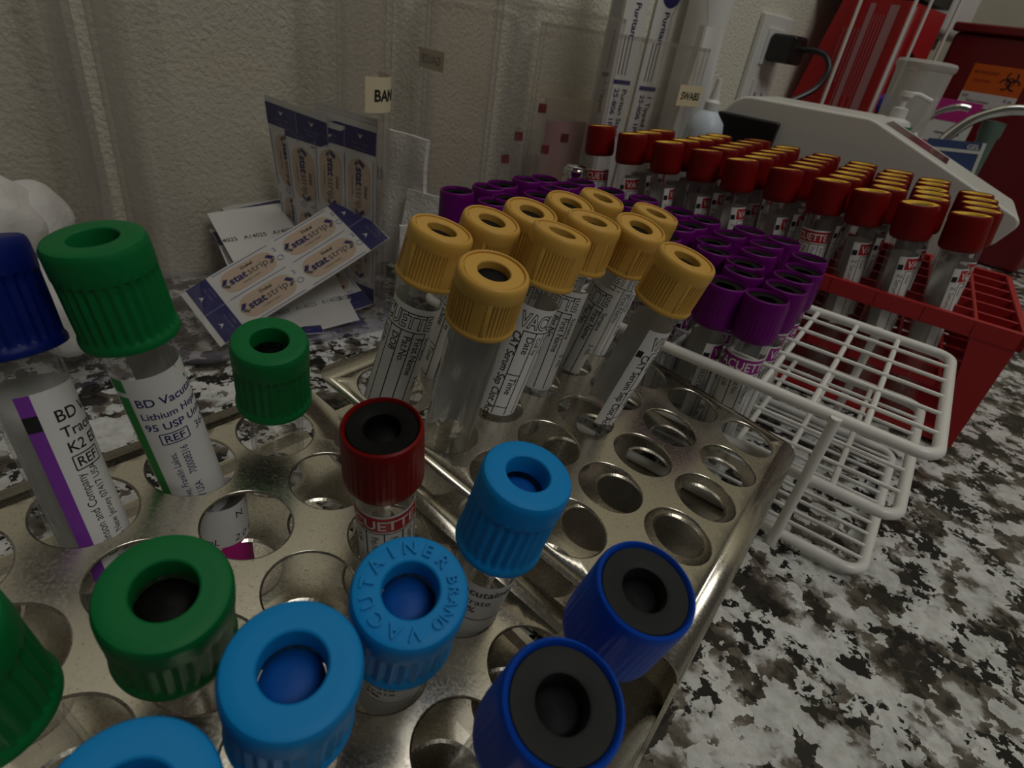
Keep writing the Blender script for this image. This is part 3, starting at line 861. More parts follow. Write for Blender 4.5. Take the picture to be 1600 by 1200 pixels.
def tape(parent, name, o, X, Y, n, w, h, text, size, wrap=None):
    o = o - Vector(parent.matrix_world.translation) / MM
    mb = MB()
    mp = flat_map(o, X, Y, n) if wrap is None else wrap(o)
    put_rect(mb, mp, 0, 0, w, h, 'paper2', h=.15, nx=10, ny=1)
    put_text(mb, mp, text, w*.12, h*.5 + size/2, size, 'ink', bold=.02, h=.3)
    put_text(mb, mp, text, w*.12, h*.5 + size/2, size, 'greyink', bold=.01, h=-.02)
    mb.obj(name, parent)
def corner_wrap(o):
    # starts on the front face and runs round the front right corner (radius 14)
    cx = W*(102-14) + N*(92-14)
    def mp(x, y, h):
        if x < 4: return W*(102-14-4+x) + N*(92+h) + Z*(118-y)
        a = min((x-4)/14, pi/2); rem = max(0, (x-4) - 14*pi/2)
        return cx + (N*cos(a) + W*sin(a))*(14+h) - N*rem + Z*(118-y)
    return mp
tape(bA, 'label', wk(0, 0), W, Z, N, 34, 14, 'BANDAIDS', 4.6, corner_wrap)
tape(bB, 'label', wk(130.1, 40, 126), -N, Z, W, 26, 10, 'GAUZE', 4.4)
tape(bD, 'label', wk(268, 97.1, 127), W, Z, N, 25, 12, 'SWABS', 4.4)

# cotton balls in the left bin
def lump(name, label, P, r, m, cat, group=None, flat=1.0, sd=0):
    rnd = random.Random(sd)
    bm = bmesh.new(); bmesh.ops.create_icosphere(bm, subdivisions=4, radius=r*MM)
    ph = [(Vector((rnd.uniform(-1, 1), rnd.uniform(-1, 1), rnd.uniform(-1, 1))).normalized(), rnd.uniform(2, 5), rnd.uniform(0, 6)) for _ in range(7)]
    for v in bm.verts:
        d = v.co.normalized(); s = 1
        for a, fq, p in ph: s += .022*sin(fq*2*d.dot(a) + p)
        v.co = v.co * s; v.co.z *= flat
    for f in bm.faces: f.smooth = True
    me = bpy.data.meshes.new(name); bm.to_mesh(me); bm.free(); me.materials.append(M[m])
    o = bpy.data.objects.new(name, me); COL.objects.link(o); o.location = P * MM
    return tag(o, label, cat, group)
cot = [(-62, 72, 20, 20, 'at the right front of the pile'), (-64, 36, 20, 20, 'at the right back against the wall'), (-100, 75, 22, 21, 'at the left front of the pile'), (-102, 34, 20, 20, 'at the left back corner'),
       (-82, 54, 50, 19, 'on top in the middle of the pile'), (-110, 60, 56, 20, 'high up on the left of the pile'), (-66, 46, 48, 14, 'small one on top at the right')]
for q, (s, k, z, r, wd_) in enumerate(cot):
    lump('cotton_ball', 'white cotton ball in the left bin, ' + wd_, wk(s, k, z + 3.5), r, 'cotton', 'cotton ball', 'cotton balls in the left bin', 1.0, q)

# bandage packets
def put_oval(mb, mp, cx, cy, hw, hh, m, h):
    vs = []; fs = []; n = 18
    for k in range(n + 1):
        x = -hw + 2*hw*k/n
        d = abs(x) - (hw - hh); y = hh if d <= 0 else math.sqrt(max(0, hh*hh - d*d))
        vs += [mp(cx + x, cy - y, h), mp(cx + x, cy, h), mp(cx + x, cy + y, h)]
    for k in range(n): fs += [(3*k, 3*k+3, 3*k+4, 3*k+1), (3*k+1, 3*k+4, 3*k+5, 3*k+2)]
    mb.add(vs, fs, m)
def packet_mesh():
    mb = MB(); L, Wd = 88.0, 36.0; SC = 94/88
    bow = lambda x, y: .35*sin(x/88*pi*2 + .4)
    mp = lambda x, y, h: Vector((x - L/2, Wd/2 - y, bow(x, y) + h)) * SC
    put_rect(mb, mp, 0, 0, L, Wd, 'paper', h=.0, nx=24, ny=6)
    put_rect(mb, lambda x, y, h: mp(x, Wd - y, -.35), 0, 0, L, Wd, 'paper', nx=24, ny=6)
    for x0, x1 in ((2.6, 12.5), (L-10.5, L-.3)):
        put_rect(mb, mp, x0, .1, x1, Wd-.1, 'blueink', h=.10, nx=6, ny=6)
        put_line(mb, mp, x0, Wd/2, x1, Wd/2, .5, 'paleink', h=.2)
        for y in (9, 27):
            xc = (x0+x1)/2; sg = -1 if x0 < 40 else 1
            put_poly(mb, mp, [(xc-2.8, y-1.5), (xc-.6, y), (xc-2.8, y+1.5), (xc-2.0, y)], 'paper', h=.22)
            put_text(mb, mp, 'PEEL DOWN', xc+1.0, y, 1.1, 'paleink', rot=-90, h=.22, align='c'); put_text(mb, mp, 'TO OPEN', xc+3.0, y, 1.1, 'paleink', rot=-90, h=.22, align='c')
    for cx in (30.0, 62.0):
        for cy in (9.5, 26.5):
            put_oval(mb, mp, cx - 1, cy, 13.6, 6.6, 'beige', .10)
            v, f, w1 = letters('stat', 4.2, .03); v, f, w2 = letters('strip', 4.2)
            k = 19.0/(w1 + w2 + .4)
            put_text(mb, mp, 'stat', cx - 10.5, cy + 1.7, 4.2, 'blueink', bold=.03, h=.22, xs=k); put_text(mb, mp, 'strip', cx - 10.5 + (w1 + .4)*k, cy + 1.7, 4.2, 'greyink', h=.22, xs=k)
            put_text(mb, mp, 'Dukal', cx - 3, cy - 3.2, 1.8, 'ink', bold=.02, h=.22); put_text(mb, mp, 'FLEXIBLE FABRIC', cx - 6, cy + 4.4, .9, 'greyink', h=.22)
            for sx in (-1, 1):
                x = cx - 1 + sx*11.6
                put_poly(mb, mp, [(x+sx*1.7, cy-.2), (x-sx*.4, cy-3.2), (x-sx*2.2, cy-2.4), (x-sx*.1, cy+.2)], 'blueink', h=.22)
                put_poly(mb, mp, [(x+sx*1.5, cy+.4), (x-sx*.6, cy+2.8), (x-sx*1.9, cy+2.0), (x-sx*.4, cy+.4)], 'greyink', h=.22)
            put_text(mb, mp, '2', cx + 13.4, cy - 2.6, 2.4, 'paleink', h=.22)
            pts = [(cx + 14.2 + 1.4*cos(a*.53), cy + 2.2 + 1.4*sin(a*.53)) for a in range(13)]
            for a, b in zip(pts, pts[1:]): put_line(mb, mp, *a, *b, .3, 'paleink', h=.22)
    for y in (1.3, 18.0, 34.9):
        for x in (15, 47): put_line(mb, mp, x, y, x + 28, y, .35, 'paleink', h=.2)
    mpb = lambda x, y, h: Vector((y - L/2, Wd/2 - x, bow(y, x) - .35 - h)) * SC
    put_text(mb, mpb, 'A14025   A14025   A14025', -4, 22, 2.7, 'ink', h=.12, bold=.01, xs=.95)
    put_text(mb, mpb, 'A14025   A14025   A14025', 2, 74, 2.7, 'greyink', h=.12, xs=.85)
    return mb
pk = None
def packet(label, P, X, Yd):
    global pk
    P = Vector(P); X = Vector(X).normalized(); n = X.cross(Vector(Yd)).normalized(); Yv = n.cross(X)
    m = Matrix(((X.x, Yv.x, n.x, P.x*MM), (X.y, Yv.y, n.y, P.y*MM), (X.z, Yv.z, n.z, P.z*MM), (0, 0, 0, 1)))
    if pk is None:
        pk = packet_mesh().obj('bandage_packet'); o = pk
    else:
        o = pk.copy(); COL.objects.link(o)
    o.matrix_world = m
    return tag(o, label, 'bandage packet', 'bandage packets in the clear bin')
packet('bandage packet lying slanted across the front of the pile, all four prints showing', (-116.9, 262.4, 30.5), (.642, .619, .452), (-.762, .579, .29))
LX, LY = Vector((.66, -.654, -.369)), Vector((-.725, -.683, -.087)); LN = LX.cross(LY).normalized()
LC = Vector((-130.9, 282.2, 20.5))
packet('white bandage packet turned back side out, showing a row of black lot numbers', LC, LX, LY)
packet('pale packet just behind the one with lot numbers, only its right edge showing', LC + LN*1.3 - LY*7 - LX*1.5, LX + LY*.05, LY)
packet('packet with a blue end band peeking out above the lot numbers', LC + LN*3.0 - LY*13 - LX*8, LX - LY*.08, -LY)
packet('packet whose blue band shows at the left of the one with lot numbers', LC + LN*4.6 + LY*3.5 + LX*8, LX + LY*.06, -LY)
packet('packet deepest under the one with lot numbers, blue end at its lower edge', LC + LN*6.2 - LY*4 + LX*3, LX - LY*.12, -LY)
ux, uy = Vector((-.014, .2, -.98)), Vector((.934, -.347, -.084))
un_ = ux.cross(uy).normalized(); UC = Vector((-126.4, 311.3, 50.5))
packet('upright packet at the left of the standing stack, against the wall', UC, ux, uy)
packet('upright packet just behind the left one of the standing stack', UC + uy*4 - un_*1.6 - Z*1.0, ux, uy)
packet('upright packet in the middle of the standing stack, its band a step lower', UC + uy*12 - un_*-2.0 - Z*2.5, (0, .12, -.99), uy)
vx, vy = Vector((-.015, .043, -.999)), Vector((.919, -.393, -.031)); vn = vx.cross(vy).normalized(); VC = Vector((-99.0, 295.2, 49.5))
packet('rightmost and foremost packet of the standing stack in the bandage bin', VC, vx, vy)
packet('upright packet right behind the foremost one of the standing stack', VC - vn*1.4 + Z*1.4 - vy*1.0, vx, vy)
packet('upright packet farthest back in the right half of the standing stack', VC - vn*3.0 + Z*2.4 - vy*2.5, vx, vy)
packet('packet lying flat at the bottom of the bin, blue end toward the steel rack', wk(24, 50, 5.5), (.50, -.86, -.02), (.86, .50, 0))

# gauze in the narrow bin
def sheetlet(name, label, cat, P, X, Y, w, h, t, m, group=None, wav=2.0, sd=0):
    rnd = random.Random(sd); X = Vector(X).normalized(); n = X.cross(Vector(Y)).normalized(); Yv = n.cross(X)
    p1, p2, p3 = rnd.uniform(0, 6), rnd.uniform(0, 6), rnd.uniform(.8, 1.4)
    mb = MB(); nx, ny = 16, 16; vs = []
    for zz in (0, t):
        for j in range(ny+1):
            for i in range(nx+1):
                a, b = i/nx, j/ny
                d = wav*(sin(6*a*p3 + p1) + sin(7*b*p3 + p2 + 2*a))
                vs.append(P + X*(a-.5)*w*(1 - .12*b) + Yv*(b-.5)*h + n*(d + zz))
    k = (nx+1)*(ny+1); fs = []
    for j in range(ny):
        for i in range(nx):
            q = j*(nx+1)+i; fs += [(q, q+nx+1, q+nx+2, q+1), (k+q, k+q+1, k+q+nx+2, k+q+nx+1)]
    for i in range(nx): fs += [(i, i+1, k+i+1, k+i), (k+ny*(nx+1)+i, k+ny*(nx+1)+i+1, ny*(nx+1)+i+1, ny*(nx+1)+i)]
    for j in range(ny): q = j*(nx+1); fs += [(q, k+q, k+q+nx+1, q+nx+1), (q+nx, q+nx+nx+1, k+q+nx+nx+1, k+q+nx)]
    mb.add(vs, fs, m, True)
    return tag(mb.obj(name), label, cat, group)
GG = 'gauze pads in the narrow bin'
sheetlet('gauze_pad', 'white gauze pad standing tallest in the narrow bin', 'gauze', wk(111, 40, 45), N*.9 + W*.25, Z + N*-.12, 34, 78, 3, 'gauze', GG, 1.0, 1)
sheetlet('gauze_pad', 'white gauze pad leaning low behind the front yellow caps', 'gauze', wk(114, 62, 30), N*.8 + W*.5, Z - N*.25, 38, 52, 3, 'gauze', GG, 1.2, 2)
sheetlet('gauze_pad', 'white gauze pad slumped at the left front of the narrow bin', 'gauze', wk(97, 76, 25), W*.6 + N*.2, Z, 24, 40, 3, 'gauze', GG, 1.0, 3)
sheetlet('gauze_pad', 'white gauze pad at the right, next to the purple caps', 'gauze', wk(116, 80, 22), W*.8 + N*.3, Z - N*.1, 22, 34, 3, 'gauze', GG, 1.0, 4)

# wrapped strips with red ends
def strip(label, P, X, Y, w, h, red=True, sd=0):
    X = Vector(X).normalized(); n = X.cross(Vector(Y)).normalized(); Yv = n.cross(X)
    t = thing('wrapped_strip', label, 'wrapped strip', P, 'red ended strips in the clear bin')
    mb = MB(); mp = flat_map(-X*w/2 + Yv*h/2, X, Yv, n)
    put_rect(mb, mp, 0, 0, w, h, 'film' if sd % 2 else 'paper', h=.4, nx=4, ny=8); put_rect(mb, lambda x, y, hh: mp(w - x, y, -.4), 0, 0, w, h, 'film' if sd % 2 else 'paper', nx=4, ny=8)
    mb.obj('wrapper', t)
    mb = MB(); put_rect(mb, mp, 0, 0, w*.75, 5, 'darkred', h=.7, nx=3); put_rect(mb, lambda x, y, hh: mp(w*.75 - x, y, -.7), 0, 0, w*.75, 5, 'darkred', nx=3)
    mb.obj('red_end', t)
def tip(s_, k, z, d, h): return wk(s_, k, z) - Vector(d).normalized()*(h/2)
for lab, s_, k, z, d, h, q in (('wrapped strip with red end standing tallest at the back of its bin', 196, 60, 106, Z + W*.10, 96, 1),
    ('wrapped strip with red end leaning right, middle of its bin', 189, 60, 88, Z*.9 + W*.28, 84, 0),
    ('wrapped strip with red end at the right side of its bin', 206, 62, 90, Z*.9 - W*.10, 84, 1),
    ('wrapped strip with red end leaning right, lowest on the left', 182, 62, 74, Z*.9 + W*.40, 74, 0),
    ('wrapped strip with red end just beneath the tallest one', 201, 70, 83, Z*.9 + W*.25, 80, 1)):
    strip(lab, tip(s_, k, z, d, h), W*.9 + N*.25, d, 6.5, h, sd=1)
t = thing('wrapped_pad_packet', 'pale pink and white wrapped packet low behind the red cap row', 'packet', wk(242, 28, 4))
mb = MB(); mp = flat_map(-W*20 + Z*102, W, Z, N)
mb.box((-20, -2, 0), (20, 2, 102), 'film', Matrix(((W.x, -N.x, 0, 0), (W.y, -N.y, 0, 0), (0, 0, 1, 0), (0, 0, 0, 1))).to_3x3())
put_rect(mb, mp, 0, 14, 40, 60, 'boxpink', h=2.2, nx=6); mb.obj('packet', t)

# tall wrapped swabs
def pouch(label, s, k, w, h, lean, texts, sd):
    P = wk(s, k, 4.2); X = (W*.97 + N*.12 + Z*0).normalized(); Yv = (Z + W*lean[0] + N*lean[1]).normalized(); n = X.cross(Yv).normalized()
    if n.dot(N) < 0: n = -n
    t = thing('swab_pouch', label, 'swab pouch', P, 'wrapped swabs in the farthest bin')
    mb = MB(); mp = flat_map(-X*w/2 + Yv*h, X, Yv, n)
    put_rect(mb, mp, 0, 0, w, h, 'paper', h=1.2, nx=4, ny=6); put_rect(mb, lambda x, y, hh: mp(w-x, y, -1.2), 0, 0, w, h, 'film', nx=4, ny=6)
    for x in (0, w): put_rect(mb, lambda a, b, hh, x=x: mp(x, b, -1.2 + a), 0, 0, 2.4, h, 'paper', nx=1, ny=2)
    c = (w*.58, 34); R = 8.0
    put_poly(mb, mp, [(c[0] + R*cos(a*.26), c[1] + R*sin(a*.26)) for a in range(25)], 'blueink', h=1.4)
    put_text(mb, mp, 'P', c[0] + 3.0, c[1] - 3.4, 8.0, 'paper', rot=-90, h=1.6, bold=.02)
    put_text(mb, mp, 'Puritan', c[0] - 2.6, 44, 4.6, 'blueink', rot=-90, h=1.5, bold=.01)
    for q in range(3): put_line(mb, mp, c[0] - 6 + 3*q, 62, c[0] - 6 + 3*q, 84, .7, 'greyink', h=1.5)
    put_rect(mb, mp, w*.12, 87, w*.9, 89.4, 'blueink', h=1.5)
    for q, tx in enumerate(texts): put_text(mb, mp, tx, w*.62 - q*w*.36, 92, 4.0, 'blueink' if q else 'ink', rot=-90, h=1.5, bold=.01)
    mb.obj('pouch', t)
pouch('white swab pouch at the left of the tall ones, blue lettering down its length', 252, 62, 19, 206, (.02, -.02), ('Puritan Sterile', '25-806 1PC'), 1)
pouch('white swab pouch in the middle, blue round emblem near its top', 273, 64, 19, 204, (.03, .0), ('1 Tipped Applic', '25-806 1PC'), 2)
pouch('white swab pouch standing at the back, half hidden by its neighbours', 262, 40, 20, 208, (.02, 0), ('6" Sterile', '1 Tipped'), 3)
def bag(label, s, k, w, d, h):
    t = thing('clear_swab_bag', label, 'plastic bag', wk(s, k, 4.2))
    mb = MB(); vs = []; nz = 12; na = 20
    for j in range(nz+1):
        for i in range(na):
            a = 2*pi*i/na; f = 1 + .06*sin(3*a + j*.8); g = 1 if j < nz else .9
            vs.append(W*(w/2*cos(a)*f*g) + N*(d/2*sin(a)*f*g*(1 if j < nz-1 else .25)) + Z*(h*j/nz))
    mb.add(vs, [(j*na+i, j*na+(i+1) % na, (j+1)*na+(i+1) % na, (j+1)*na+i) for j in range(nz) for i in range(na)], 'film', True)
    mb.obj('film', t)
bag('clear plastic bag of swabs filling the right half of the farthest bin', 284, 80, 22, 24, 190)

# ------------------------------------------------------------------ things behind the bins
# squeeze bottle
t = thing('squeeze_bottle', 'bluish white plastic bottle with pointed nozzle beside the farthest bin', 'bottle', (107, 464, 0))
mb = MB(); mb.lathe([(0.01, 0.1), (13, .1), (14, 2), (14, 98), (12.5, 105), (7, 111), (5, 112)], 'bottlew', 40); mb.obj('bottle_body', t)
mb = MB(); mb.lathe([(5.4, 112), (5.4, 117), (3.4, 119), (2.4, 126), (1.8, 132), (0.01, 132.3)], 'white', 32); mb.obj('nozzle', t)
mb = MB(); mp = cyl_map(14, 94, 8)
T0 = Matrix.Rotation(math.radians(-75), 3, 'Z')
mp2 = lambda x, y, h: T0 @ mp(x, y, h)
put_rect(mb, mp2, 0, 0, 20, 60, 'paper', h=.1, nx=20); put_rect(mb, mp2, 0, 0, 20, 6, 'blueink', h=.2, nx=20)
mb.obj('label', t)
# crumpled white packet and the tall white tube of towels behind the swabs
sheetlet('paper_packet', 'crumpled white paper packet with small black print above the swab label', 'packet', wk(352, 46, 98), W*.9 + N*.3, Z - W*.05, 22, 128, 7, 'paper', None, 2.0, 9)
t = thing('paper_roll', 'white paper roll standing upright behind the swab bin', 'paper roll', wk(386, 20, 0))
mb = MB(); mb.lathe([(0.01, .2), (17, .2), (17, 240), (6, 240), (6, 225)], 'paper', 40); mb.obj('roll', t)
# wall outlet
s0, s1 = 492, 542
t = thing('wall_outlet', 'white wall outlet plate with a black plug in it', 'outlet', wk(s0, 0, 95))
def wbox(mb, a0, a1, k0, k1, z0, z1, m, org):
    mb.prism([(a0, z0), (a1, z0), (a1, z1), (a0, z1)], k0, k1, m, (-org + WP, W, Z, N))
org = wk(s0, 0, 95)
mb = MB(); wbox(mb, s0, s1, .4, 6, 78, 184, 'white', org); mb.obj('cover_plate', t, weld='n', bevel=1.6)
for zc in (158, 116):
    mb = MB(); wbox(mb, s0+11, s1-11, 6, 8, zc-14, zc+15, 'white', org)
    for dx in (-6, 6): wbox(mb, (s0+s1)/2+dx-1, (s0+s1)/2+dx+1, 8, 8.2, zc-4, zc+4, 'blackp', org)
    mb.obj('socket', t, bevel=.8)
t = thing('power_plug', 'black power plug with grey cord hanging from the white wall outlet', 'plug', wk(523, 8.6, 158))
mb = MB(); wbox(mb, 506, 530, 8.6, 34, 147, 170, 'blackp', wk(523, 8.6, 158)); mb.obj('plug_body', t, weld='n', bevel=3, seg=3)
mb = MB()
pts = [wk(523, 33, 160), wk(526, 44, 161), wk(528, 55, 158), wk(528, 62, 148), wk(520, 60, 132), wk(500, 48, 118), wk(480, 30, 110), wk(455, 20, 104), wk(430, 22, 70), wk(425, 24, 4)]
def smoothpath(p, n=6):
    out = []
    for i in range(len(p)-1):
        a, b, c, d = p[max(i-1, 0)], p[i], p[i+1], p[min(i+2, len(p)-1)]
        for k in range(n):
            t_ = k/n; out.append(.5*((2*b) + (c-a)*t_ + (2*a-5*b+4*c-d)*t_**2 + (-a+3*b-3*c+d)*t_**3))
    return out + [p[-1]]
q0 = wk(523, 8.6, 158)
mb.sweep([p - q0 for p in smoothpath(pts)], 2.6, 'blackp', 10); mb.obj('cord', t)

# ------------------------------------------------------------------ bench analyser
A0 = uv(-142, 455, 0)
t = thing('bench_analyzer', 'off-white bench analyzer with sloped panel and black square door behind the red caps', 'lab machine', A0)
fr = (Vector((0, 0, 0)), U, Z, V)
def up(pts): return [(a + 142, b) for a, b in pts]
prof = up([(-142, 14), (-142, 108)] + [(-142 + 16*(1-cos(math.radians(a))), 108 + 17*sin(math.radians(a))) for a in range(15, 91, 15)] + [(-51, 125.8), (-46, 124.6), (44, 91), (47, 88.5), (47.5, 85), (41, 72)] + [(38 - 12*sin(math.radians(a)), 58 + 12*cos(math.radians(a))) for a in (20, 50, 80)] + [(10, 50), (10, 14)])
mb = MB(); mb.prism(prof, 0, 76, 'machine', fr); mb.obj('housing', t, weld='n', bevel=12, seg=6)
mb = MB(); mb.prism(up([(-136, 0.2), (6, .2), (6, 20), (-136, 20)]), 4, 72, 'blackp', fr); mb.obj('base', t)
mb = MB(); mb.prism(up([(-143, 92), (-102, 92), (-101, 113), (-144, 113)]), -5, 2, 'blackp', fr); mb.obj('door', t, weld='n', bevel=1.5)
sl = Vector((U.x*90, U.y*90, -33.6)).normalized(); sn = V.cross(sl).normalized(); sn = sn if sn.z > 0 else -sn
o_ = U*(142-46) + Z*124.6
mb = MB(); mp = lambda x, y, h: o_ + sl*x + V*y + sn*h
mb.add([mp(3, 20, .25), mp(48, 20, .25), mp(48, 64, .25), mp(3, 64, .25)], [(0, 1, 2, 3)], 'screen')
mb.obj('display_window', t, solid=.2)

# ------------------------------------------------------------------ glove boxes in a wire holder on the wall
B0 = wk(579, 2, 84)
def glovebox(label, z0, z1, main, g, lean=0):
    t = thing('glove_box', label, 'box', wk(579, 4, z0), g)
    og = wk(579, 4, z0)
    mb = MB(); mb.prism([(4, z0 + .2), (88, z0 + .2), (88, z1), (4 + lean, z1)], 579, 670, main, (-og + WP, N, Z, W))
    mpS = flat_map(wk(578.7, 4, z1) - og, N, Z, -W)
    if main == 'boxred':
        for a, b in ((50, 55), (68, 76)): put_rect(mb, mpS, a, 4, b, z1-z0-2, 'boxpink', h=.2, nx=2)
        for q in range(5): put_line(mb, mpS, 34 + q*3.5, 24, 34 + q*3.5, 70 + (q % 3)*30, .6, 'boxpink', h=.3)
        for q in range(4): put_line(mb, mpS, 57 + q*2.8, 12, 57 + q*2.8, 80 + (q % 2)*30, .5, 'boxpink', h=.3)
        mpF = flat_map(wk(579, 88.3, z1) - og, W, Z, N)
        put_rect(mb, mpF, 2, 3, 16, z1-z0-3, 'boxpink', h=.1, nx=2)
    mb.obj('carton', t)
    mb = MB(); cx, cz = 624, (z0+z1)/2
    put_poly(mb, flat_map(wk(cx, 88.4, cz) - og, W, Z, N), [(22*cos(a*.2618), 26*sin(a*.2618)) for a in range(24)], 'blackp', h=.2)
    mb.obj('opening', t)
    return t, og
tg, og = glovebox('red carton of gloves in the white wire wall holder', 86, 209, 'boxred', 'glove cartons', 24)
mb = MB(); og2 = og
lump('blue_glove', 'blue glove poking out of the red carton opening', wk(606, 88, 128), 9, 'glove', 'glove', None, 1.0, 5)
glovebox('dark carton of gloves stacked above the red one', 212, 330, 'blackp', 'glove cartons')
t = thing('wire_box_holder', 'white wire wall holder around the red glove carton', 'holder', B0)
rods = [(574, 46), (574, 93), (606, 93), (676, 93)]
for s, k in rods:
    mb = MB(); mb.sweep([wk(s, k, 80) - B0, wk(s, k, 200) - B0, wk(s, k, 335) - B0], 1.6, 'coat', 8); mb.obj('rod', t)
mb = MB(); mb.sweep([wk(574, 1, 82) - B0, wk(574, 44, 82) - B0, wk(574, 93, 82) - B0, wk(612, 93, 82) - B0, wk(676, 93, 82) - B0, wk(676, 1, 82) - B0], 1.6, 'coat', 8)
mb.sweep([wk(574, 1, 335) - B0, wk(574, 93, 335) - B0, wk(676, 93, 335) - B0, wk(676, 1, 335) - B0], 1.6, 'coat', 8); mb.obj('frame', t)

# ------------------------------------------------------------------ far right: sink corner
# wall soap dispenser
P = wk(738, 1, 186)
t = thing('soap_dispenser', 'white dispenser on the wall above the clear cups, top right', 'dispenser', P)
mb = MB(); mb.prism([(0, 8), (62, 8), (68, 30), (68, 180), (0, 180)], 1, 70, 'white', (Vector((0, 0, 0)), W, Z, N)); mb.obj('case', t, weld='n', bevel=9, seg=4)
mb = MB(); mb.prism([(14, -2), (46, -2), (46, 9), (14, 9)], 22, 52, 'blackp', (Vector((0, 0, 0)), W, Z, N)); mb.obj('nozzle', t, bevel=2)
# translucent cups, stacked upside down: rims show as steps
t = thing('stack_of_cups', 'translucent plastic cup stack standing left of the dark red bin', 'cup stack', (293, 573, 0))
mb = MB(); mb.lathe([(17, 0.2), (17.5, 40), (19, 100), (21, 158), (22.5, 160), (22.8, 163), (21.5, 165), (18, 165.5), (0.01, 163)], 'cup', 40); mb.obj('cups', t)
# pump bottle
t = thing('pump_bottle', 'white pump bottle with a green label in front of the cups', 'bottle', (272, 541, 0))
mb = MB(); mb.lathe([(0.01, .1), (12, .1), (13, 2), (13, 116), (11, 121), (6, 123)], 'white', 36); mb.obj('bottle_body', t)
mb = MB(); mb.lathe([(13.3, 96), (13.3, 118)], 'greenlab', 36); mb.obj('label', t)
mb = MB(); mb.lathe([(6, 121), (6, 130), (2.2, 131), (2.2, 138), (5, 138.5), (5, 142), (0.01, 142.5)], 'white', 24)
mb.sweep([Vector((0, 0, 140.5)), Vector((8, -3, 141)), Vector((17, -7, 138))], 1.9, 'white', 10); mb.obj('pump_head', t)
# carton with pink lid band
X = Vector((.84, -.54, 0)); Yb = Vector((.54, .84, 0)); P = Vector((336, 624, 0))
t = thing('pink_topped_carton', 'white carton with magenta top band marked 2.0, by the faucet', 'carton', P)
mb = MB(); f2 = (Vector((0, 0, 0)), X, Yb, Z)
mb.prism([(0, 0), (40, 0), (40, 34), (0, 34)], .2, 124, 'white', f2); mb.prism([(-.2, -.2), (40.2, -.2), (40.2, 34.2), (-.2, 34.2)], 124, 141, 'pink', f2)
mp = flat_map(Vector((0, 0, 124)), X, Z, -Yb)
put_rect(mb, mp, 8, 18, 20, 31, 'pink', h=.3, nx=3); put_text(mb, mp, '2.0', 9.6, 26.6, 4.6, 'white', h=.5, bold=.02); put_line(mb, mp, 14, 10, 34, 10, 1.0, 'greyink', h=.4)
mb.obj('carton', t)
# faucet with a lever and a spout
P = Vector((310, 545, 0))
t = thing('faucet', 'chrome faucet with curved spout in front of the dark red bin', 'faucet', P)
mb = MB(); mb.lathe([(0.01, .2), (16, .2), (16, 6), (12, 10), (11, 84), (13, 90), (9, 98), (0.01, 100)], 'chrome', 32); mb.obj('faucet_body', t)
def rel(l): return [Vector(p) - P for p in l]
mb = MB(); mb.sweep(smoothpath(rel([(312, 545, 92), (322, 552, 112), (337, 552, 130), (356, 543, 141), (378, 530, 143)])), 4.2, 'chrome', 12); mb.obj('spout', t)
mb = MB(); mb.sweep(smoothpath(rel([(308, 550, 96), (308, 572, 114), (316, 569, 130), (327, 562, 137), (334, 558, 137)])), 2.6, 'chrome', 10); mb.obj('lever', t)
mb = MB(); mb.lathe([(6.5, -9), (7, -2), (7, 9), (5, 12)], 'chrome', 24, T=Matrix.Translation(Vector((378, 530, 137)) - P)); mb.obj('aerator', t)
t = thing('drain_tag', 'small grey green tag below the end of the faucet spout', 'tag', (355, 552, 0))
mb = MB(); mb.lathe([(0.01, .2), (7, .2), (7, 118), (8.5, 121), (8.5, 131), (0.01, 132)], 'capgreen', 20); mb.obj('tag', t)
# blue packet
t = thing('blue_foil_packet', 'blue and white packet behind the sloped panel of the analyzer', 'packet', (318, 545, 0))
X = Vector((.86, -.50, .10)).normalized(); Yv = (Z - X*X.z).normalized(); n = X.cross(Yv)
mb = MB(); mp = flat_map(Vector((-10, 4, 112)), X, Yv, n)
put_rect(mb, mp, 0, 0, 40, 108, 'bluep', h=.5, nx=4, ny=4); put_rect(mb, lambda x, y, h: mp(40-x, y, -.5), 0, 0, 40, 108, 'white', nx=4, ny=4)
put_rect(mb, mp, 0, 6, 40, 8.4, 'white', h=.8); put_rect(mb, mp, 37.5, 0, 40, 108, 'white', h=.9); put_text(mb, mp, 'GEL', 28, 5.2, 3.6, 'white', h=1.0, bold=.02)
mb.obj('packet', t)
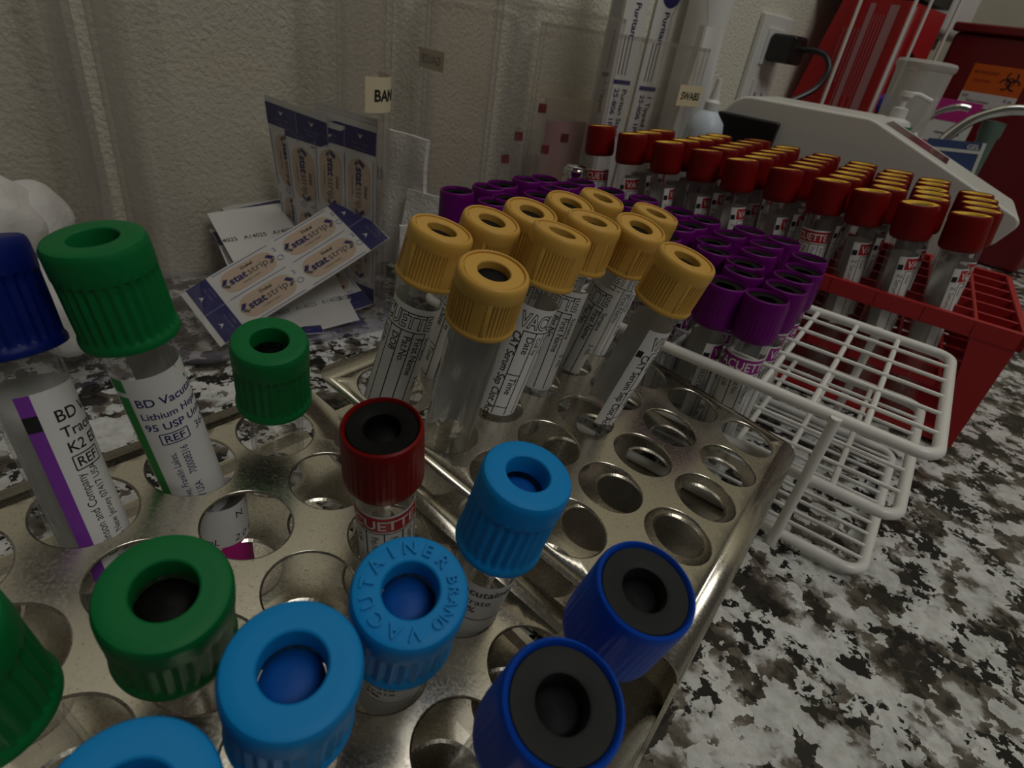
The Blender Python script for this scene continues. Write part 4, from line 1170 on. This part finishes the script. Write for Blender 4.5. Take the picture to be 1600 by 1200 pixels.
# dark red bin with the biohazard label
P = wk(690, 95, 0)
t = thing('sharps_bin', 'large dark red bin with an orange biohazard label, right edge', 'sharps bin', P)
mb = MB(); fs_ = (Vector((0, 0, 0)), N, W, Z)
mb.prism([(0, 0), (150, 0), (150, 120), (0, 120)], .3, 198, 'darkred', fs_); mb.obj('bin_body', t, weld='n', bevel=4, seg=3)
mb = MB(); mb.prism([(-3, -3), (153, -3), (153, 123), (-3, 123)], 198.2, 206, 'darkred', fs_); mb.obj('lid', t, weld='n', bevel=2)
mb = MB(); mp = flat_map(Vector((0, 0, 0)) - W*.4 + Z*174, N, Z, -W)
put_rect(mb, mp, 30, 0, 78, 24, 'orange', h=.2, nx=3); put_rect(mb, mp, 30, 24, 78, 37, 'paper', h=.2, nx=3)
cx, cy = 66, 12
for q in range(3):
    a = math.radians(90 + 120*q); ox, oy = cx + 4.6*cos(a), cy - 4.6*sin(a)
    for k in range(20):
        t0, t1 = a + pi - 2.45 + 4.9*k/20, a + pi - 2.45 + 4.9*(k+1)/20
        put_line(mb, mp, ox + 4.2*cos(t0+pi*0), oy - 4.2*sin(t0), ox + 4.2*cos(t1), oy - 4.2*sin(t1), 1.3, 'ink', h=.4)
for k in range(18):
    put_line(mb, mp, cx + 3.2*cos(k*.349), cy + 3.2*sin(k*.349), cx + 3.2*cos((k+1)*.349), cy + 3.2*sin((k+1)*.349), .9, 'ink', h=.45)
put_text(mb, mp, 'BIOHAZARD', 33, 8, 3.0, 'darkred', h=.4, xs=.9); put_text(mb, mp, 'CAUTION', 35, 15, 2.6, 'darkred', h=.4, xs=.9)
put_text(mb, mp, 'REF', 32, 29, 2.6, 'greyink', h=.4); put_text(mb, mp, 'Sharps Container', 37, 32.5, 2.6, 'ink', h=.4, xs=.8); put_text(mb, mp, '8 qt', 68, 29, 3.0, 'ink', h=.4)
mb.obj('hazard_label', t)
# black tray with a pale rim at the right edge
P = wk(852, 215, 0)
t = thing('sink_edge_strip', 'black strip with pale top edge along the far wall, right edge', 'edge strip', P)
f3 = (Vector((0, 0, 0)), W, N, Z)
mb = MB(); mb.prism([(0, 0), (26, 0), (26, 330), (0, 330)], .2, 14, 'blackp', f3); mb.obj('strip_body', t, weld='n', bevel=1.5)
mb = MB(); mb.prism([(0, 0), (5, 0), (5, 330), (0, 330)], 14.2, 18, 'white', f3); mb.obj('top_edge', t)
